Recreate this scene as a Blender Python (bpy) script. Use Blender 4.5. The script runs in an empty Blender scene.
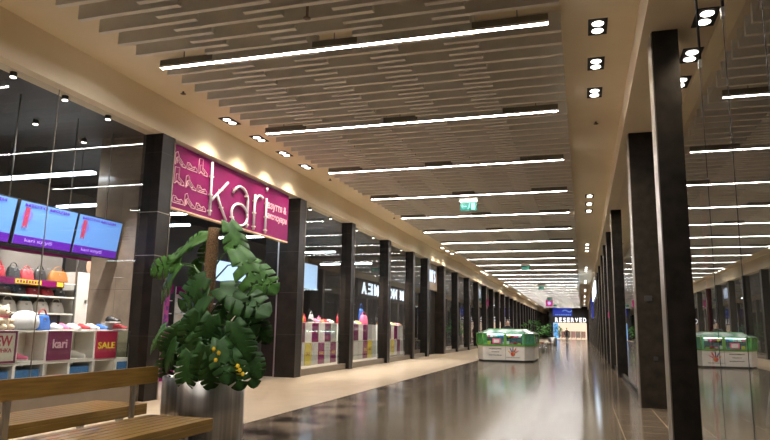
import bpy, bmesh, math, random
from mathutils import Vector, Matrix, noise
random.seed(7)
sc = bpy.context.scene
COL = sc.collection
PI = math.pi

# ------------------------------------------------------------------ helpers
def clean(nt):
    for n in list(nt.nodes): nt.nodes.remove(n)

def mat(name, color=(.5, .5, .5), rough=.5, metal=0., spec=.5, color2=None, scale=6., detail=4., bump=0.,
        stretch=(1, 1, 1), contrast=(.35, .65), coat=0.):
    m = bpy.data.materials.new(name); m.use_nodes = True
    nt = m.node_tree; b = nt.nodes['Principled BSDF']
    b.inputs['Base Color'].default_value = (*color, 1)
    b.inputs['Roughness'].default_value = rough
    b.inputs['Metallic'].default_value = metal
    b.inputs['Specular IOR Level'].default_value = spec
    b.inputs['Coat Weight'].default_value = coat
    tc = nt.nodes.new('ShaderNodeTexCoord'); mp = nt.nodes.new('ShaderNodeMapping')
    mp.inputs['Scale'].default_value = stretch
    nt.links.new(tc.outputs['Object'], mp.inputs['Vector'])
    nz = nt.nodes.new('ShaderNodeTexNoise')
    nz.inputs['Scale'].default_value = scale; nz.inputs['Detail'].default_value = detail
    nt.links.new(mp.outputs['Vector'], nz.inputs['Vector'])
    rp = nt.nodes.new('ShaderNodeValToRGB')
    c2 = color2 if color2 else tuple(c * .93 for c in color)
    rp.color_ramp.elements[0].position = contrast[0]; rp.color_ramp.elements[1].position = contrast[1]
    rp.color_ramp.elements[0].color = (*c2, 1); rp.color_ramp.elements[1].color = (*color, 1)
    nt.links.new(nz.outputs['Fac'], rp.inputs['Fac'])
    nt.links.new(rp.outputs['Color'], b.inputs['Base Color'])
    if bump:
        bp = nt.nodes.new('ShaderNodeBump'); bp.inputs['Strength'].default_value = bump
        bp.inputs['Distance'].default_value = .01
        nt.links.new(nz.outputs['Fac'], bp.inputs['Height']); nt.links.new(bp.outputs['Normal'], b.inputs['Normal'])
    return m

def tile_mat(name, color, color2, joint, tile, rough, jw=.004, offx=0., offy=0., plane='XY', nscale=2.5, coat=0., spec=.5, tint=.12, contrast=(.35, .65)):
    m = mat(name, color, rough, color2=color2, scale=nscale, detail=8, spec=spec, coat=coat, contrast=contrast)
    nt = m.node_tree; b = nt.nodes['Principled BSDF']
    tc = nt.nodes.new('ShaderNodeTexCoord'); sp = nt.nodes.new('ShaderNodeSeparateXYZ'); cb = nt.nodes.new('ShaderNodeCombineXYZ')
    nt.links.new(tc.outputs['Object'], sp.inputs[0])
    ax = {'XY': ('X', 'Y'), 'YZ': ('Y', 'Z'), 'XZ': ('X', 'Z')}[plane]
    nt.links.new(sp.outputs[ax[0]], cb.inputs['X']); nt.links.new(sp.outputs[ax[1]], cb.inputs['Y'])
    ad = nt.nodes.new('ShaderNodeVectorMath'); ad.operation = 'ADD'; ad.inputs[1].default_value = (offx, offy, 0)
    nt.links.new(cb.outputs[0], ad.inputs[0])
    br = nt.nodes.new('ShaderNodeTexBrick'); br.offset = 0; br.squash = 1
    br.inputs['Scale'].default_value = 1; br.inputs['Mortar Size'].default_value = jw
    br.inputs['Mortar Smooth'].default_value = 0
    br.inputs['Brick Width'].default_value = tile[0]; br.inputs['Row Height'].default_value = tile[1]
    br.inputs['Color1'].default_value = (1, 1, 1, 1); br.inputs['Color2'].default_value = (1 - tint, 1 - tint, 1 - tint, 1)
    br.inputs['Mortar'].default_value = (1, 1, 1, 1)
    nt.links.new(ad.outputs[0], br.inputs['Vector'])
    old = b.inputs['Base Color'].links[0].from_socket
    mu = nt.nodes.new('ShaderNodeMix'); mu.data_type = 'RGBA'; mu.blend_type = 'MULTIPLY'; mu.inputs[0].default_value = 1
    nt.links.new(old, mu.inputs[6]); nt.links.new(br.outputs['Color'], mu.inputs[7])
    mx = nt.nodes.new('ShaderNodeMix'); mx.data_type = 'RGBA'
    nt.links.new(br.outputs['Fac'], mx.inputs[0]); nt.links.new(mu.outputs[2], mx.inputs[6]); mx.inputs[7].default_value = (*joint, 1)
    nt.links.new(mx.outputs[2], b.inputs['Base Color'])
    return m

def emit(name, color, strength):
    m = bpy.data.materials.new(name); m.use_nodes = True
    b = m.node_tree.nodes['Principled BSDF']
    b.inputs['Base Color'].default_value = (*[min(c, .8) for c in color], 1)
    b.inputs['Emission Color'].default_value = (*color, 1); b.inputs['Emission Strength'].default_value = strength
    b.inputs['Roughness'].default_value = .4
    return m

def glass_mat(name, tint=(.93, .95, .94), ior=1.7, rough=.0, coat=0.):
    m = bpy.data.materials.new(name); m.use_nodes = True
    nt = m.node_tree; clean(nt)
    out = nt.nodes.new('ShaderNodeOutputMaterial')
    tr = nt.nodes.new('ShaderNodeBsdfTransparent'); tr.inputs[0].default_value = (*tint, 1)
    gl = nt.nodes.new('ShaderNodeBsdfGlossy'); gl.inputs['Roughness'].default_value = rough
    gl.inputs['Color'].default_value = (1, 1, 1, 1)
    # Fresnel from the facing angle (both sides alike, a thin pane)
    lw = nt.nodes.new('ShaderNodeFresnel'); lw.inputs['IOR'].default_value = ior
    geo = nt.nodes.new('ShaderNodeNewGeometry')
    sub = nt.nodes.new('ShaderNodeMath'); sub.operation = 'SUBTRACT'; sub.inputs[0].default_value = 1
    nt.links.new(geo.outputs['Backfacing'], sub.inputs[1])
    mu = nt.nodes.new('ShaderNodeMath'); mu.operation = 'MULTIPLY'
    nt.links.new(lw.outputs[0], mu.inputs[0]); nt.links.new(sub.outputs[0], mu.inputs[1])
    ma = nt.nodes.new('ShaderNodeMath'); ma.operation = 'MULTIPLY_ADD'   # mirror coating
    ma.inputs[1].default_value = 1 - coat; ma.inputs[2].default_value = coat
    nt.links.new(lw.outputs[0], ma.inputs[0]); nt.links.new(ma.outputs[0], mu.inputs[0])
    mix = nt.nodes.new('ShaderNodeMixShader')
    nt.links.new(mu.outputs[0], mix.inputs[0]); nt.links.new(tr.outputs[0], mix.inputs[1]); nt.links.new(gl.outputs[0], mix.inputs[2])
    nt.links.new(mix.outputs[0], out.inputs[0])
    return m

class MB:
    """collects shapes in one bmesh (world or local coordinates)"""
    def __init__(s): s.bm = bmesh.new()
    def box(s, x0, x1, y0, y1, z0, z1, bev=0., mi=0):
        r = bmesh.ops.create_cube(s.bm, size=1)
        bmesh.ops.scale(s.bm, vec=(x1 - x0, y1 - y0, z1 - z0), verts=r['verts'])
        bmesh.ops.translate(s.bm, vec=((x0 + x1) / 2, (y0 + y1) / 2, (z0 + z1) / 2), verts=r['verts'])
        fs = set(f for v in r['verts'] for f in v.link_faces)
        for f in fs: f.material_index = mi
        if bev:
            es = list(set(e for v in r['verts'] for e in v.link_edges))
            bmesh.ops.bevel(s.bm, geom=es, offset=bev, segments=2, affect='EDGES', profile=.6)
        return s
    def cyl(s, p0, p1, r0, r1=None, n=16, caps=True, mi=0):
        p0, p1 = Vector(p0), Vector(p1); r1 = r0 if r1 is None else r1
        d = p1 - p0; q = d.to_track_quat('Z', 'Y').to_matrix().to_4x4()
        M = Matrix.Translation((p0 + p1) / 2) @ q
        r = bmesh.ops.create_cone(s.bm, cap_ends=caps, segments=n, radius1=r0, radius2=r1, depth=d.length, matrix=M)
        for v in r['verts']:
            for f in v.link_faces: f.smooth = len(f.verts) == 4; f.material_index = mi
        return s
    def tube(s, pts, r, n=8, closed=False, mi=0, taper=None):
        pts = [Vector(p) for p in pts]; rings = []; N = len(pts); ref = None
        for i, p in enumerate(pts):
            a = pts[(i - 1) % N] if (closed or i > 0) else p
            b = pts[(i + 1) % N] if (closed or i < N - 1) else p
            t = (b - a)
            if t.length < 1e-9: t = Vector((0, 0, 1))
            t.normalize()
            if ref is None: ref = t.orthogonal().normalized()
            ref = (ref - t * ref.dot(t))
            ref = ref.normalized() if ref.length > 1e-6 else t.orthogonal().normalized()
            bi = t.cross(ref); rr = r if taper is None else r * taper[i]
            rings.append([s.bm.verts.new(p + (ref * math.cos(2 * PI * k / n) + bi * math.sin(2 * PI * k / n)) * rr) for k in range(n)])
        for i in range(N if closed else N - 1):
            A, B = rings[i], rings[(i + 1) % N]
            for k in range(n):
                try:
                    f = s.bm.faces.new((A[k], A[(k + 1) % n], B[(k + 1) % n], B[k])); f.smooth = True; f.material_index = mi
                except ValueError: pass
        if not closed:
            for R_ in (rings[0][::-1], rings[-1]):
                try: s.bm.faces.new(R_).material_index = mi
                except ValueError: pass
        return s
    def lathe(s, prof, c=(0, 0, 0), n=24, mi=0):
        rings = [[s.bm.verts.new((c[0] + r * math.cos(2 * PI * k / n), c[1] + r * math.sin(2 * PI * k / n), c[2] + z)) for k in range(n)] for r, z in prof]
        for A, B in zip(rings, rings[1:]):
            for k in range(n):
                f = s.bm.faces.new((A[k], A[(k + 1) % n], B[(k + 1) % n], B[k])); f.smooth = True; f.material_index = mi
        if prof[0][0] > 1e-4: s.bm.faces.new(rings[0][::-1])
        if prof[-1][0] > 1e-4: s.bm.faces.new(rings[-1])
        return s
    def prism(s, poly, z0, z1, mi=0):
        a = [s.bm.verts.new((x, y, z0)) for x, y in poly]; b = [s.bm.verts.new((x, y, z1)) for x, y in poly]
        n = len(poly); s.bm.faces.new(a[::-1]).material_index = mi; s.bm.faces.new(b).material_index = mi
        for i in range(n): s.bm.faces.new((a[i], a[(i + 1) % n], b[(i + 1) % n], b[i])).material_index = mi
        return s
    def ell(s, c, r, seg=14, mi=0, M=None):
        mt = Matrix.Translation(c) @ (M if M else Matrix()) @ Matrix.Diagonal((*r, 1))
        q = bmesh.ops.create_uvsphere(s.bm, u_segments=seg, v_segments=max(6, seg // 2 + 1), radius=1, matrix=mt)
        for v in q['verts']:
            for f in v.link_faces: f.smooth = True; f.material_index = mi
        return s
    def xf(s, M):
        bmesh.ops.transform(s.bm, matrix=M, verts=s.bm.verts); return s
    def mesh(s, name, m):
        me = bpy.data.meshes.new(name); bmesh.ops.recalc_face_normals(s.bm, faces=s.bm.faces)
        s.bm.to_mesh(me); s.bm.free()
        for x in (m if isinstance(m, (list, tuple)) else [m]): me.materials.append(x)
        return me
    def build(s, name, m, parent=None):
        return link(name, s.mesh(name, m), parent)

def link(name, me, parent=None):
    o = bpy.data.objects.new(name, me); COL.objects.link(o)
    if parent: o.parent = parent
    return o

def tag(o, label=None, cat=None, group=None, kind=None):
    if label: o['label'] = label
    if cat: o['category'] = cat
    if group: o['group'] = group
    if kind: o['kind'] = kind
    return o

def empty(name, loc, rz=0, label=None, cat=None, group=None, kind=None):
    o = bpy.data.objects.new(name, None); COL.objects.link(o)
    o.location = loc; o.rotation_euler = (0, 0, rz); o.empty_display_size = .1
    return tag(o, label, cat, group, kind)

def dup(root, loc=None, rz=None, label=None):
    r = root.copy(); COL.objects.link(r)
    if loc is not None: r.location = loc
    if rz is not None: r.rotation_euler = (0, 0, rz)
    if label: r['label'] = label
    for ch in list(root.children):
        c = ch.copy(); COL.objects.link(c); c.parent = r
        for g in list(ch.children):
            d = g.copy(); COL.objects.link(d); d.parent = c
    return r

FACE_PX = Matrix(((0, 0, 1, 0), (1, 0, 0, 0), (0, 1, 0, 0), (0, 0, 0, 1)))      # faces +X : text x -> +Y
FACE_MX = Matrix(((0, 0, -1, 0), (-1, 0, 0, 0), (0, 1, 0, 0), (0, 0, 0, 1)))    # faces -X : text x -> -Y
FACE_MY = Matrix(((1, 0, 0, 0), (0, 0, -1, 0), (0, 1, 0, 0), (0, 0, 0, 1)))     # faces -Y : text x -> +X

def text(name, body, size, loc, face, m, parent=None, extrude=.01, width=None, height=None, align='CENTER', bold=0.):
    cu = bpy.data.curves.new(name, 'FONT'); cu.body = body; cu.size = size; cu.extrude = extrude
    cu.align_x = 'LEFT'; cu.align_y = 'BOTTOM_BASELINE'; cu.offset = bold; cu.resolution_u = 3
    t = bpy.data.objects.new(name, cu); COL.objects.link(t)
    dg = bpy.context.evaluated_depsgraph_get()
    me = bpy.data.meshes.new_from_object(t.evaluated_get(dg)); bpy.data.objects.remove(t)
    xs = [v.co.x for v in me.vertices]; ys = [v.co.y for v in me.vertices]
    w = max(xs) - min(xs); h = max(ys) - min(ys); x0 = min(xs); y0 = min(ys)
    sx = width / w if width else 1; sy = height / h if height else (sx if width else 1)
    if height and not width: sx = sy
    for v in me.vertices:
        v.co.x = (v.co.x - x0) * sx - (w * sx / 2 if align == 'CENTER' else 0); v.co.y = (v.co.y - y0) * sy
    me.transform(Matrix.Translation(loc) @ face)
    me.materials.clear(); me.materials.append(m)
    me.name = name
    return link(name, me, parent)

ORD = 'first second third fourth fifth sixth seventh eighth ninth tenth eleventh twelfth thirteenth fourteenth fifteenth sixteenth seventeenth eighteenth nineteenth twentieth'.split()
TENS = {20: 'twenty', 30: 'thirty', 40: 'forty', 50: 'fifty'}
def ordn(n):          # 1-based
    if n <= 20: return ORD[n - 1]
    if n % 10 == 0: return {30: 'thirtieth', 40: 'fortieth', 50: 'fiftieth'}[n]
    return TENS[n // 10 * 10] + '-' + ORD[n % 10 - 1]

# ------------------------------------------------------------------ materials
M = {}
STRIP = 95.
M['plaster'] = mat('tan_plaster', (.88, .775, .585), .75, color2=(.86, .755, .565), scale=3)
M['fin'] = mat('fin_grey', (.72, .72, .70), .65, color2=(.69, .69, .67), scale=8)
M['fin_bounce'] = mat('fin_painted_bounce', (.90, .87, .80), .65, color2=(.87, .84, .77), scale=8)  # fin undersides: light bounced off the floor painted in as paler colour
M['stone'] = tile_mat('dark_stone', (.020, .015, .0115), (.011, .008, .0065), (.045, .038, .03), (3., 1.15), .38, .006, plane='XZ', nscale=5, spec=.22)
M['stone_plain'] = mat('dark_stone_plain', (.022, .017, .013), .45, color2=(.010, .008, .006), scale=6, detail=8, spec=.2)
M['brown'] = tile_mat('brown_marble', (.30, .235, .18), (.20, .155, .12), (.14, .11, .09), (1.2, 1.0), .25, .004, plane='XZ', nscale=2.2, spec=.5)
M['floor'] = tile_mat('grey_marble_floor', (.100, .082, .059), (.070, .057, .041), (.125, .10, .073), (1.32, .66), .12, .004, offx=.85, offy=.05, nscale=1.2, spec=.06, tint=.06)
M['border'] = tile_mat('cloudy_marble_border', (.155, .118, .085), (.026, .020, .015), (.16, .125, .09), (1.17, .66), .17, .004, offx=3.45, offy=.05, nscale=1.7, spec=.08, tint=.22, contrast=(.43, .57))
M['border2'] = tile_mat('grey_marble_edge', (.110, .086, .063), (.065, .051, .037), (.30, .24, .175), (.66, .66), .13, .007, offx=.19, offy=.05, nscale=1.6, spec=.07, tint=.10)
M['beige'] = tile_mat('beige_stone_floor', (.425, .335, .235), (.37, .29, .205), (.34, .265, .185), (.66, .66), .28, .004, nscale=2, spec=.35, tint=.06)
M['fixture'] = mat('dark_grey_fixture', (.20, .185, .165), .6)
M['black'] = mat('black_paint', (.012, .011, .011), .6)
M['dark'] = mat('dark_wall', (.045, .038, .034), .6)
M['shopwall'] = mat('shop_grey_wall', (.14, .125, .115), .7)
M['shopfloor'] = mat('shop_floor', (.30, .25, .2), .3)
M['steel'] = mat('brushed_steel', (.55, .54, .52), .32, metal=1, color2=(.42, .41, .40), scale=9, stretch=(1, 1, .05))
M['planter'] = mat('planter_steel', (.72, .69, .65), .3, metal=1, color2=(.42, .39, .36), scale=16, stretch=(1, 1, .03))
M['trim'] = mat('bronze_trim', (.30, .26, .21), .35, metal=.8)
M['wood'] = mat('bench_wood', (.26, .148, .034), .30, color2=(.165, .088, .018), scale=5, detail=6, stretch=(9, .5, 9), coat=.3)
M['white'] = mat('white_laminate', (.80, .77, .72), .4)
M['whitegloss'] = mat('white_gloss', (.78, .75, .70), .25)
M['frost'] = mat('frosted_panel', (.50, .50, .47), .3)
M['magenta'] = mat('magenta_panel', (.19, .008, .092), .5, spec=.12, color2=(.175, .007, .085))
M['plum'] = mat('plum_panel', (.16, .016, .075), .4)
M['yellow'] = mat('yellow_panel', (.62, .50, .03), .4)
M['pinkline'] = mat('pale_pink_line', (.80, .46, .55), .5)
M['red'] = mat('red_cloth', (.50, .03, .04), .6, color2=(.32, .02, .03), scale=30)
M['pink'] = mat('pink', (.80, .16, .30), .5)
M['bluecl'] = mat('blue_cloth', (.04, .14, .48), .55)
M['bluebox'] = mat('blue_carton', (.035, .14, .36), .6, color2=(.05, .2, .45), scale=40)
M['brownlea'] = mat('brown_leather', (.30, .12, .03), .45)
M['blacklea'] = mat('black_leather', (.02, .018, .018), .4)
M['greycl'] = mat('grey_cloth', (.42, .41, .42), .6)
M['cream'] = mat('cream_fur', (.72, .60, .46), .9, color2=(.60, .48, .35), scale=60, bump=.6)
M['fur'] = mat('brown_fur', (.25, .15, .09), .95, color2=(.12, .07, .04), scale=60, bump=.8)
M['teal'] = mat('teal_trim', (.02, .42, .52), .5)
M['leaf'] = mat('monstera_leaf', (.032, .095, .018), .5, color2=(.013, .046, .009), scale=5, spec=.3)
M['leaf2'] = mat('young_leaf', (.065, .17, .026), .48, color2=(.035, .105, .016), scale=5, spec=.3)
M['stem'] = mat('green_stem', (.06, .13, .03), .5)
M['coir'] = mat('coir_pole', (.24, .135, .06), .95, color2=(.07, .035, .015), scale=90, bump=1.)
M['soil'] = mat('soil', (.03, .02, .013), .95, scale=40, bump=1)
M['flower'] = mat('yellow_petals', (.80, .52, .02), .5)
M['farleaf'] = mat('far_plant_leaf', (.09, .30, .04), .5, color2=(.04, .16, .02), scale=8)
M['green'] = mat('lime_frame', (.13, .33, .06), .4)
M['kioskw'] = mat('kiosk_white', (.74, .69, .61), .4)
M['skin'] = mat('skin', (.56, .34, .24), .55)
M['hair'] = mat('dark_hair', (.03, .018, .012), .5)
M['coat'] = mat('dark_clothes', (.016, .015, .019), .8)
M['trouser'] = mat('dark_trousers', (.022, .022, .03), .8)
M['shoe'] = mat('dark_shoes', (.015, .013, .012), .5)
M['signtxt'] = mat('dark_print', (.06, .045, .04), .6)
M['letterdark'] = mat('dark_red_print', (.35, .02, .06), .5)
M['steelletter'] = mat('silver_letter_edge', (.74, .76, .82), .3, metal=.25)
M['glass'] = glass_mat('shop_glass', (.90, .91, .90), 1.62)
M['glassR'] = glass_mat('near_shop_glass', (.72, .75, .72), 1.7, coat=.38)
M['icy'] = mat('navy_panel', (.05, .075, .12), .4, color2=(.12, .18, .24), scale=12)
M['canopy'] = mat('mint_glass_painted_highlights', (.16, .34, .24), .12, color2=(.62, .74, .70), scale=2.2, contrast=(.42, .58), coat=.6)  # white patches are reflected highlights painted into the glass colour
M['caseglass'] = glass_mat('case_glass', (.88, .95, .90), 1.4)
M['strip'] = emit('light_strip_tube', (1., .96, .93), STRIP)
M['shopstrip'] = emit('shop_light_strip', (.80, .90, 1.), 13.)
M['lamp'] = emit('downlight_lamp', (1., .92, .80), 7.)
M['screen'] = emit('screen_blue', (.13, .30, .72), .62)
M['screen2'] = emit('screen_purple', (.10, .012, .34), .7)
M['screentxt'] = emit('screen_purple_text', (.10, .02, .42), .6)
M['screenpale'] = emit('screen_pale_text', (.45, .32, .80), .8)
M['ribbon'] = emit('screen_red_ribbon', (.42, .05, .12), .6)
M['badge'] = emit('screen_badge', (.16, .15, .55), .9)
M['signlit'] = emit('lit_letters', (.55, .70, 1.), .75)
M['signlit2'] = emit('bright_lit_letters', (.72, .84, 1.), 3.)
M['reserved'] = emit('lit_white_letters', (1., .95, 1.), 1.6)
M['bluepanel'] = emit('blue_screen_panel', (.003, .014, .17), 1.)
M['lightbox'] = emit('pale_lightbox', (.42, .60, .86), .75)
M['exit'] = emit('exit_green', (.004, .075, .060), .6)
M['exitw'] = emit('exit_pictogram', (.10, .34, .22), .5)
M['warmbox'] = emit('warm_glowing_wall', (1., .74, .55), .7)  # back wall's own glow stands in for the lighting inside the far shop
M['pinksign'] = emit('pink_sign', (.40, .02, .14), .45)
M['sprink'] = mat('sprinkler_metal', (.25, .2, .17), .4, metal=.9)

for k_ in ('lamp', 'signlit', 'reserved', 'exit', 'exitw', 'pinksign', 'screentxt', 'screenpale', 'ribbon', 'badge', 'screen2', 'bluepanel'):
    M[k_].cycles.emission_sampling = 'NONE'
# ------------------------------------------------------------------ camera
YAW, PITCH, ROLL, FPX, H = .29614811, .166817007, .0157435954, 645.776616, 1.35
cy, sy, cp, sp = math.cos(YAW), math.sin(YAW), math.cos(PITCH), math.sin(PITCH)
fw = Vector((-sy * cp, cy * cp, sp)); rt = Vector((cy, sy, 0)); up = rt.cross(fw)
r2 = rt * math.cos(ROLL) + up * math.sin(ROLL); u2 = -rt * math.sin(ROLL) + up * math.cos(ROLL)
cd = bpy.data.cameras.new('camera'); cam = bpy.data.objects.new('camera', cd); COL.objects.link(cam)
cd.sensor_width = 36; cd.lens = FPX / 770 * 36; cd.clip_end = 400; cd.clip_start = .05
cam.matrix_world = Matrix(((r2.x, u2.x, -fw.x, 0), (r2.y, u2.y, -fw.y, 0), (r2.z, u2.z, -fw.z, H), (0, 0, 0, 1)))
sc.camera = cam

# ------------------------------------------------------------------ room shell
XL, XR, ZB, ZR, ZC = -7.546, .976, 4.97, 5.19, 5.66
Y0, YF, YE = -5., 118., 150.
XG = -7.74                       # left shop glass
XB = -13.5                       # left shop back wall
def struct(o, label, cat): return tag(o, label, cat, kind='structure')

struct(MB().box(-4.62, -3.45, Y0, YE, -.1, 0).build('floor.003', M['border']), 'cloudy dark marble border strip beside the pale floor band', 'floor')
struct(MB().box(.47, 8., Y0, YE, -.1, 0).build('floor.004', M['border2']), 'tiled grey marble edge of the floor along the right shopfronts', 'floor')
struct(MB().box(-3.45, .47, Y0, YE, -.1, 0).build('floor', M['floor']), 'polished grey brown marble floor of the main aisle', 'floor')
struct(MB().box(-7.75, -4.62, Y0, YE, -.1, 0).build('floor.001', M['beige']), 'pale beige stone floor band along the left shopfronts', 'floor')
struct(MB().box(XB - .2, -7.75, Y0, YE, -.1, 0).build('floor.002', M['shopfloor']), 'shop floor inside the left shops', 'floor')
struct(MB().box(XL, .863, Y0, YE, ZC, ZC + .1).build('ceiling', M['plaster']), 'flat tan plaster ceiling of the mall aisle', 'ceiling')
struct(MB().box(-7.95, XL, Y0, YE, ZB, ZC + .1).build('trim_1', M['plaster']), 'tan plaster fascia beam above the left shopfronts', 'fascia')
struct(MB().box(.863, 1.95, Y0, YE, ZR, ZC + .1).build('trim_2', M['plaster']), 'tan plaster soffit above the right shopfronts', 'soffit')
struct(MB().box(-14, 8, Y0 - .2, Y0, -.1, 6).build('wall_back', M['shopwall']), 'wall closing the aisle behind the viewer', 'wall')
struct(MB().box(-14, 8, YE, YE + .2, -.1, 6).build('wall_end', M['dark']), 'dark wall at the far end of the aisle', 'wall')
# left shop interiors
struct(MB().box(XB - .2, -7.95, Y0, YE, 4.97, 5.1).build('ceiling.001', M['black']), 'black open ceiling inside the left shops', 'ceiling')
struct(MB().box(XB - .2, XB, Y0, YE, 0, 4.97).build('wall_left', M['dark']), 'dark back wall of the left shops', 'wall')
# right shop interiors
struct(MB().box(1.95, 8., Y0, YE, 4.9, 5.0).build('ceiling.002', M['black']), 'dark ceiling inside the right shops', 'ceiling')
struct(MB().box(5.5, 5.7, Y0, YE, 0, 4.9).build('wall_right', M['dark']), 'dark back wall of the right shops', 'wall')

# left columns: (y of near face, depth in Y, depth in X)
lcols = [(10.14, .40, .44), (16.5, .43, .60), (20.84, .36, .42), (25.30, .36, .42), (29.40, .36, .42), (32.35, .45, .72), (36.5, .45, .72),
         (40.7, .36, .42), (45.1, .36, .42)]
y = 49.3
k = 0
while y < 146:
    lcols.append((y, .45 if k % 4 == 0 else .36, .72 if k % 4 in (0, 1) else .42)); y += 4.3; k += 1
for i, (y, dy, dx) in enumerate(lcols):
    o = MB().box(XL - dx, XL, y, y + dy, 0, ZB).build('column', M['stone'])
    struct(o, f'dark stone column of the left shopfront, {ordn(i + 1)} from the camera', 'column')
    t = MB().box(XL - .002, XL + .012, y + dy - .035, y + dy - .01, 0, ZB - .01)
    t.build('edge_strip', M['trim'], o)
    if i == 0:
        # two pale joint lines around the near column
        MB().box(XL - .42, XL + .004, y - .004, y + dy, 3.44, 3.455).box(XL - .42, XL + .004, y - .004, y + dy, 2.62, 2.635).build('joint_line', M['trim'], o)

# right columns
rcols = [(8.47, .45, .31), (13.0, .55, .55), (21.4, .45, .31), (26.2, .45, .26), (30.2, .45, .26), (34.3, .45, .26)]
y = 39.9
while y < 117: rcols.append((y, .45, .26)); y += 4.6
for i, (y, dy, dx) in enumerate(rcols):
    o = MB().box(XR, XR + dx, y, y + dy, 0, ZR).build('column', M['stone_plain'])
    struct(o, f'black stone column of the right shopfront, {ordn(i + 1)} from the camera', 'column')
    MB().box(XR - .012, XR + .002, y + .02, y + dy - .02, 0, ZR - .01).build('metal_edge', M['trim'], o)
    if i == 1:
        MB().box(XR + .14, XR + .27, y - .02, y, 1.93, 2.03, .006).build('switch_box', M['black'], o)
        MB().box(XR + .25, XR + .32, y - .015, y, .85, .92, .004).build('socket', M['black'], o)

# glass panes, left: bays between columns
def window(n, x, y0, y1, z0, z1, m, seams, label, sill=None, th=.012, side=1):
    o = empty(f'window_{n}', (0, 0, 0), 0, label, 'window', kind='structure')
    MB().box(x - th / 2, x + th / 2, y0, y1, z0, z1).build('glass', m, o)
    if seams:
        b = MB()
        for s in seams: b.box(x - .008, x + .008, s - .004, s + .004, z0, z1)
        b.build('glazing_joint', M['trim' if x < 0 else 'black'], o)
    if sill:
        MB().box(x - .05, x + .08, y0, y1, 0, z0).build('sill', sill, o)
    return o
wn = 1
M['sill'] = mat('sill_stone', (.15, .115, .08), .4)
window(wn, XG, Y0, 10.14, .28, ZB, M['glass'], [5.4, 7.75], 'shop window of the shoe shop left of the entrance', M['sill']); wn += 1
bays = []
for a, b in zip(lcols[1:-1], lcols[2:]):
    y0, y1 = a[0] + a[1], b[0]
    if abs(a[0] - 32.35) < .1 : continue
    bays.append((y0, y1))
for i, (y0, y1) in enumerate(bays):
    lab = ['shop window with shoe displays just beyond the entrance', 'second shop window beyond the entrance, bags on white blocks', 'third shop window beyond the entrance'][i] if i < 3 else f'left shopfront window, {ordn(i + 1)} beyond the shoe shop entrance'
    window(wn, XG, y0, y1, .18, ZB, M['glass'], [], lab, M['sill']); wn += 1
# right glass
XN = 1.06
window(wn, XN, .6, 7.0, .04, 3.68, M['glassR'], [3.0, 3.95, 4.93, 5.9], 'tall frameless glass partition nearest on the right', None)
tag(MB().box(XN - .03, XN + .03, .6, 7.0, 0, .04).build('trim_5', M['trim']), 'low metal rail under the near glass partition', 'rail', kind='structure')
wn += 1
for i, (a, b) in enumerate(zip(rcols[1:-1], rcols[2:])):
    window(wn, 1.13, a[0] + a[1], b[0], .12, ZR, M['glassR'], [], f'right shopfront glass, {ordn(i + 1)} bay beyond the near column', M['stone_plain']); wn += 1
# glass brackets at the top of the near right glass
for i, yy in enumerate((5.9, 4.93, 3.95)):
    c = empty('glass_clamp', (XN, yy, 3.68), 0, f'small steel clamp and rod on top of the near glass partition, {ordn(3 - i)} from the camera', 'clamp', 'glass clamps')
    MB().box(-.018, .018, -.022, .022, -.05, .03, .004).build('clamp', M['steel'], c)
    MB().cyl((0, 0, .03), (0, 0, 1.51), .011, n=8).build('rod', M['black'], c)
# return wall panels of the shoe shop entrance
struct(MB().box(-9.0, -8.0, 10.2, 10.36, 0, ZB).build('wall_entrance', M['brown']), 'brown marble wall panel beside the near window display', 'wall')
struct(MB().box(-8.62, -8.2, 16.6, 16.75, 0, ZB).build('wall_entrance.001', M['stone']), 'dark stone panel on the far side of the shoe shop entrance', 'wall')
MBt = MB().box(-8.2, -8.15, 16.52, 16.6, 0, ZB)
struct(MBt.build('trim_3', M['steel']), 'thin steel corner strip at the shoe shop entrance', 'trim')
# partition walls between left shops
for i, yy in enumerate((31.2, 47.2, 64., 81., 98., 115.)):
    struct(MB().box(XB, -8.3, yy, yy + .15, 0, ZB).build(f'wall_{["near","inner","middle","rear","far","last"][i]}', M['shopwall']), f'partition wall between left shops, {ordn(i + 1)} from the camera', 'wall')
for i, yy in enumerate((13.3, 37., 60., 90.)):
    struct(MB().box(1.9, 5.5, yy, yy + .15, 0, 4.9).build(f'wall_right_{["near","middle","rear","far"][i]}', M['shopwall']), f'partition wall between right shops, {ordn(i + 1)} from the camera', 'wall')

# portal with the lit letters (left, beyond the third window)
struct(MB().box(-8.1, -7.95, 32.8, 36.5, 3.5, ZB).build('trim_4', mat('portal_brown', (.16, .12, .085), .4)), 'brown panel above the jeans shop doorway', 'panel')
o = empty('shop_sign', (-7.94, 34.7, 3.9), 0, 'lit white shop name letters above the first dark portal', 'sign')
o.location = (0, 0, 0)
for ch, yy, w in zip("COLIN'S", (33.15, 33.75, 34.22, 34.55, 34.83, 35.3, 35.62), (.5, .52, .34, .12, .5, .12, .42)):
    text('letter', ch, 1, (-7.945, yy + .05, 3.95 if ch != "'" else 4.42), FACE_PX, M['signlit'], o, .02, width=w * .72, height=.66 if ch != "'" else .2, align='LEFT')
d = empty('door_1', (0, 0, 0), 0, 'dark glazed doorway of the jeans shop', 'door', kind='structure')
MB().box(-8.12, -8.06, 32.8, 34.3, 0, 3.5).box(-8.12, -8.06, 35.2, 36.5, 0, 3.5).build('side_panel', M['stone_plain'], d)
MB().box(-8.1, -8.08, 34.3, 35.2, 0, 3.5).build('glass', M['glass'], d)
MB().box(-8.06, -8.02, 34.27, 34.33, 0, 3.5).build('door_frame', M['trim'], d)
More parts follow.
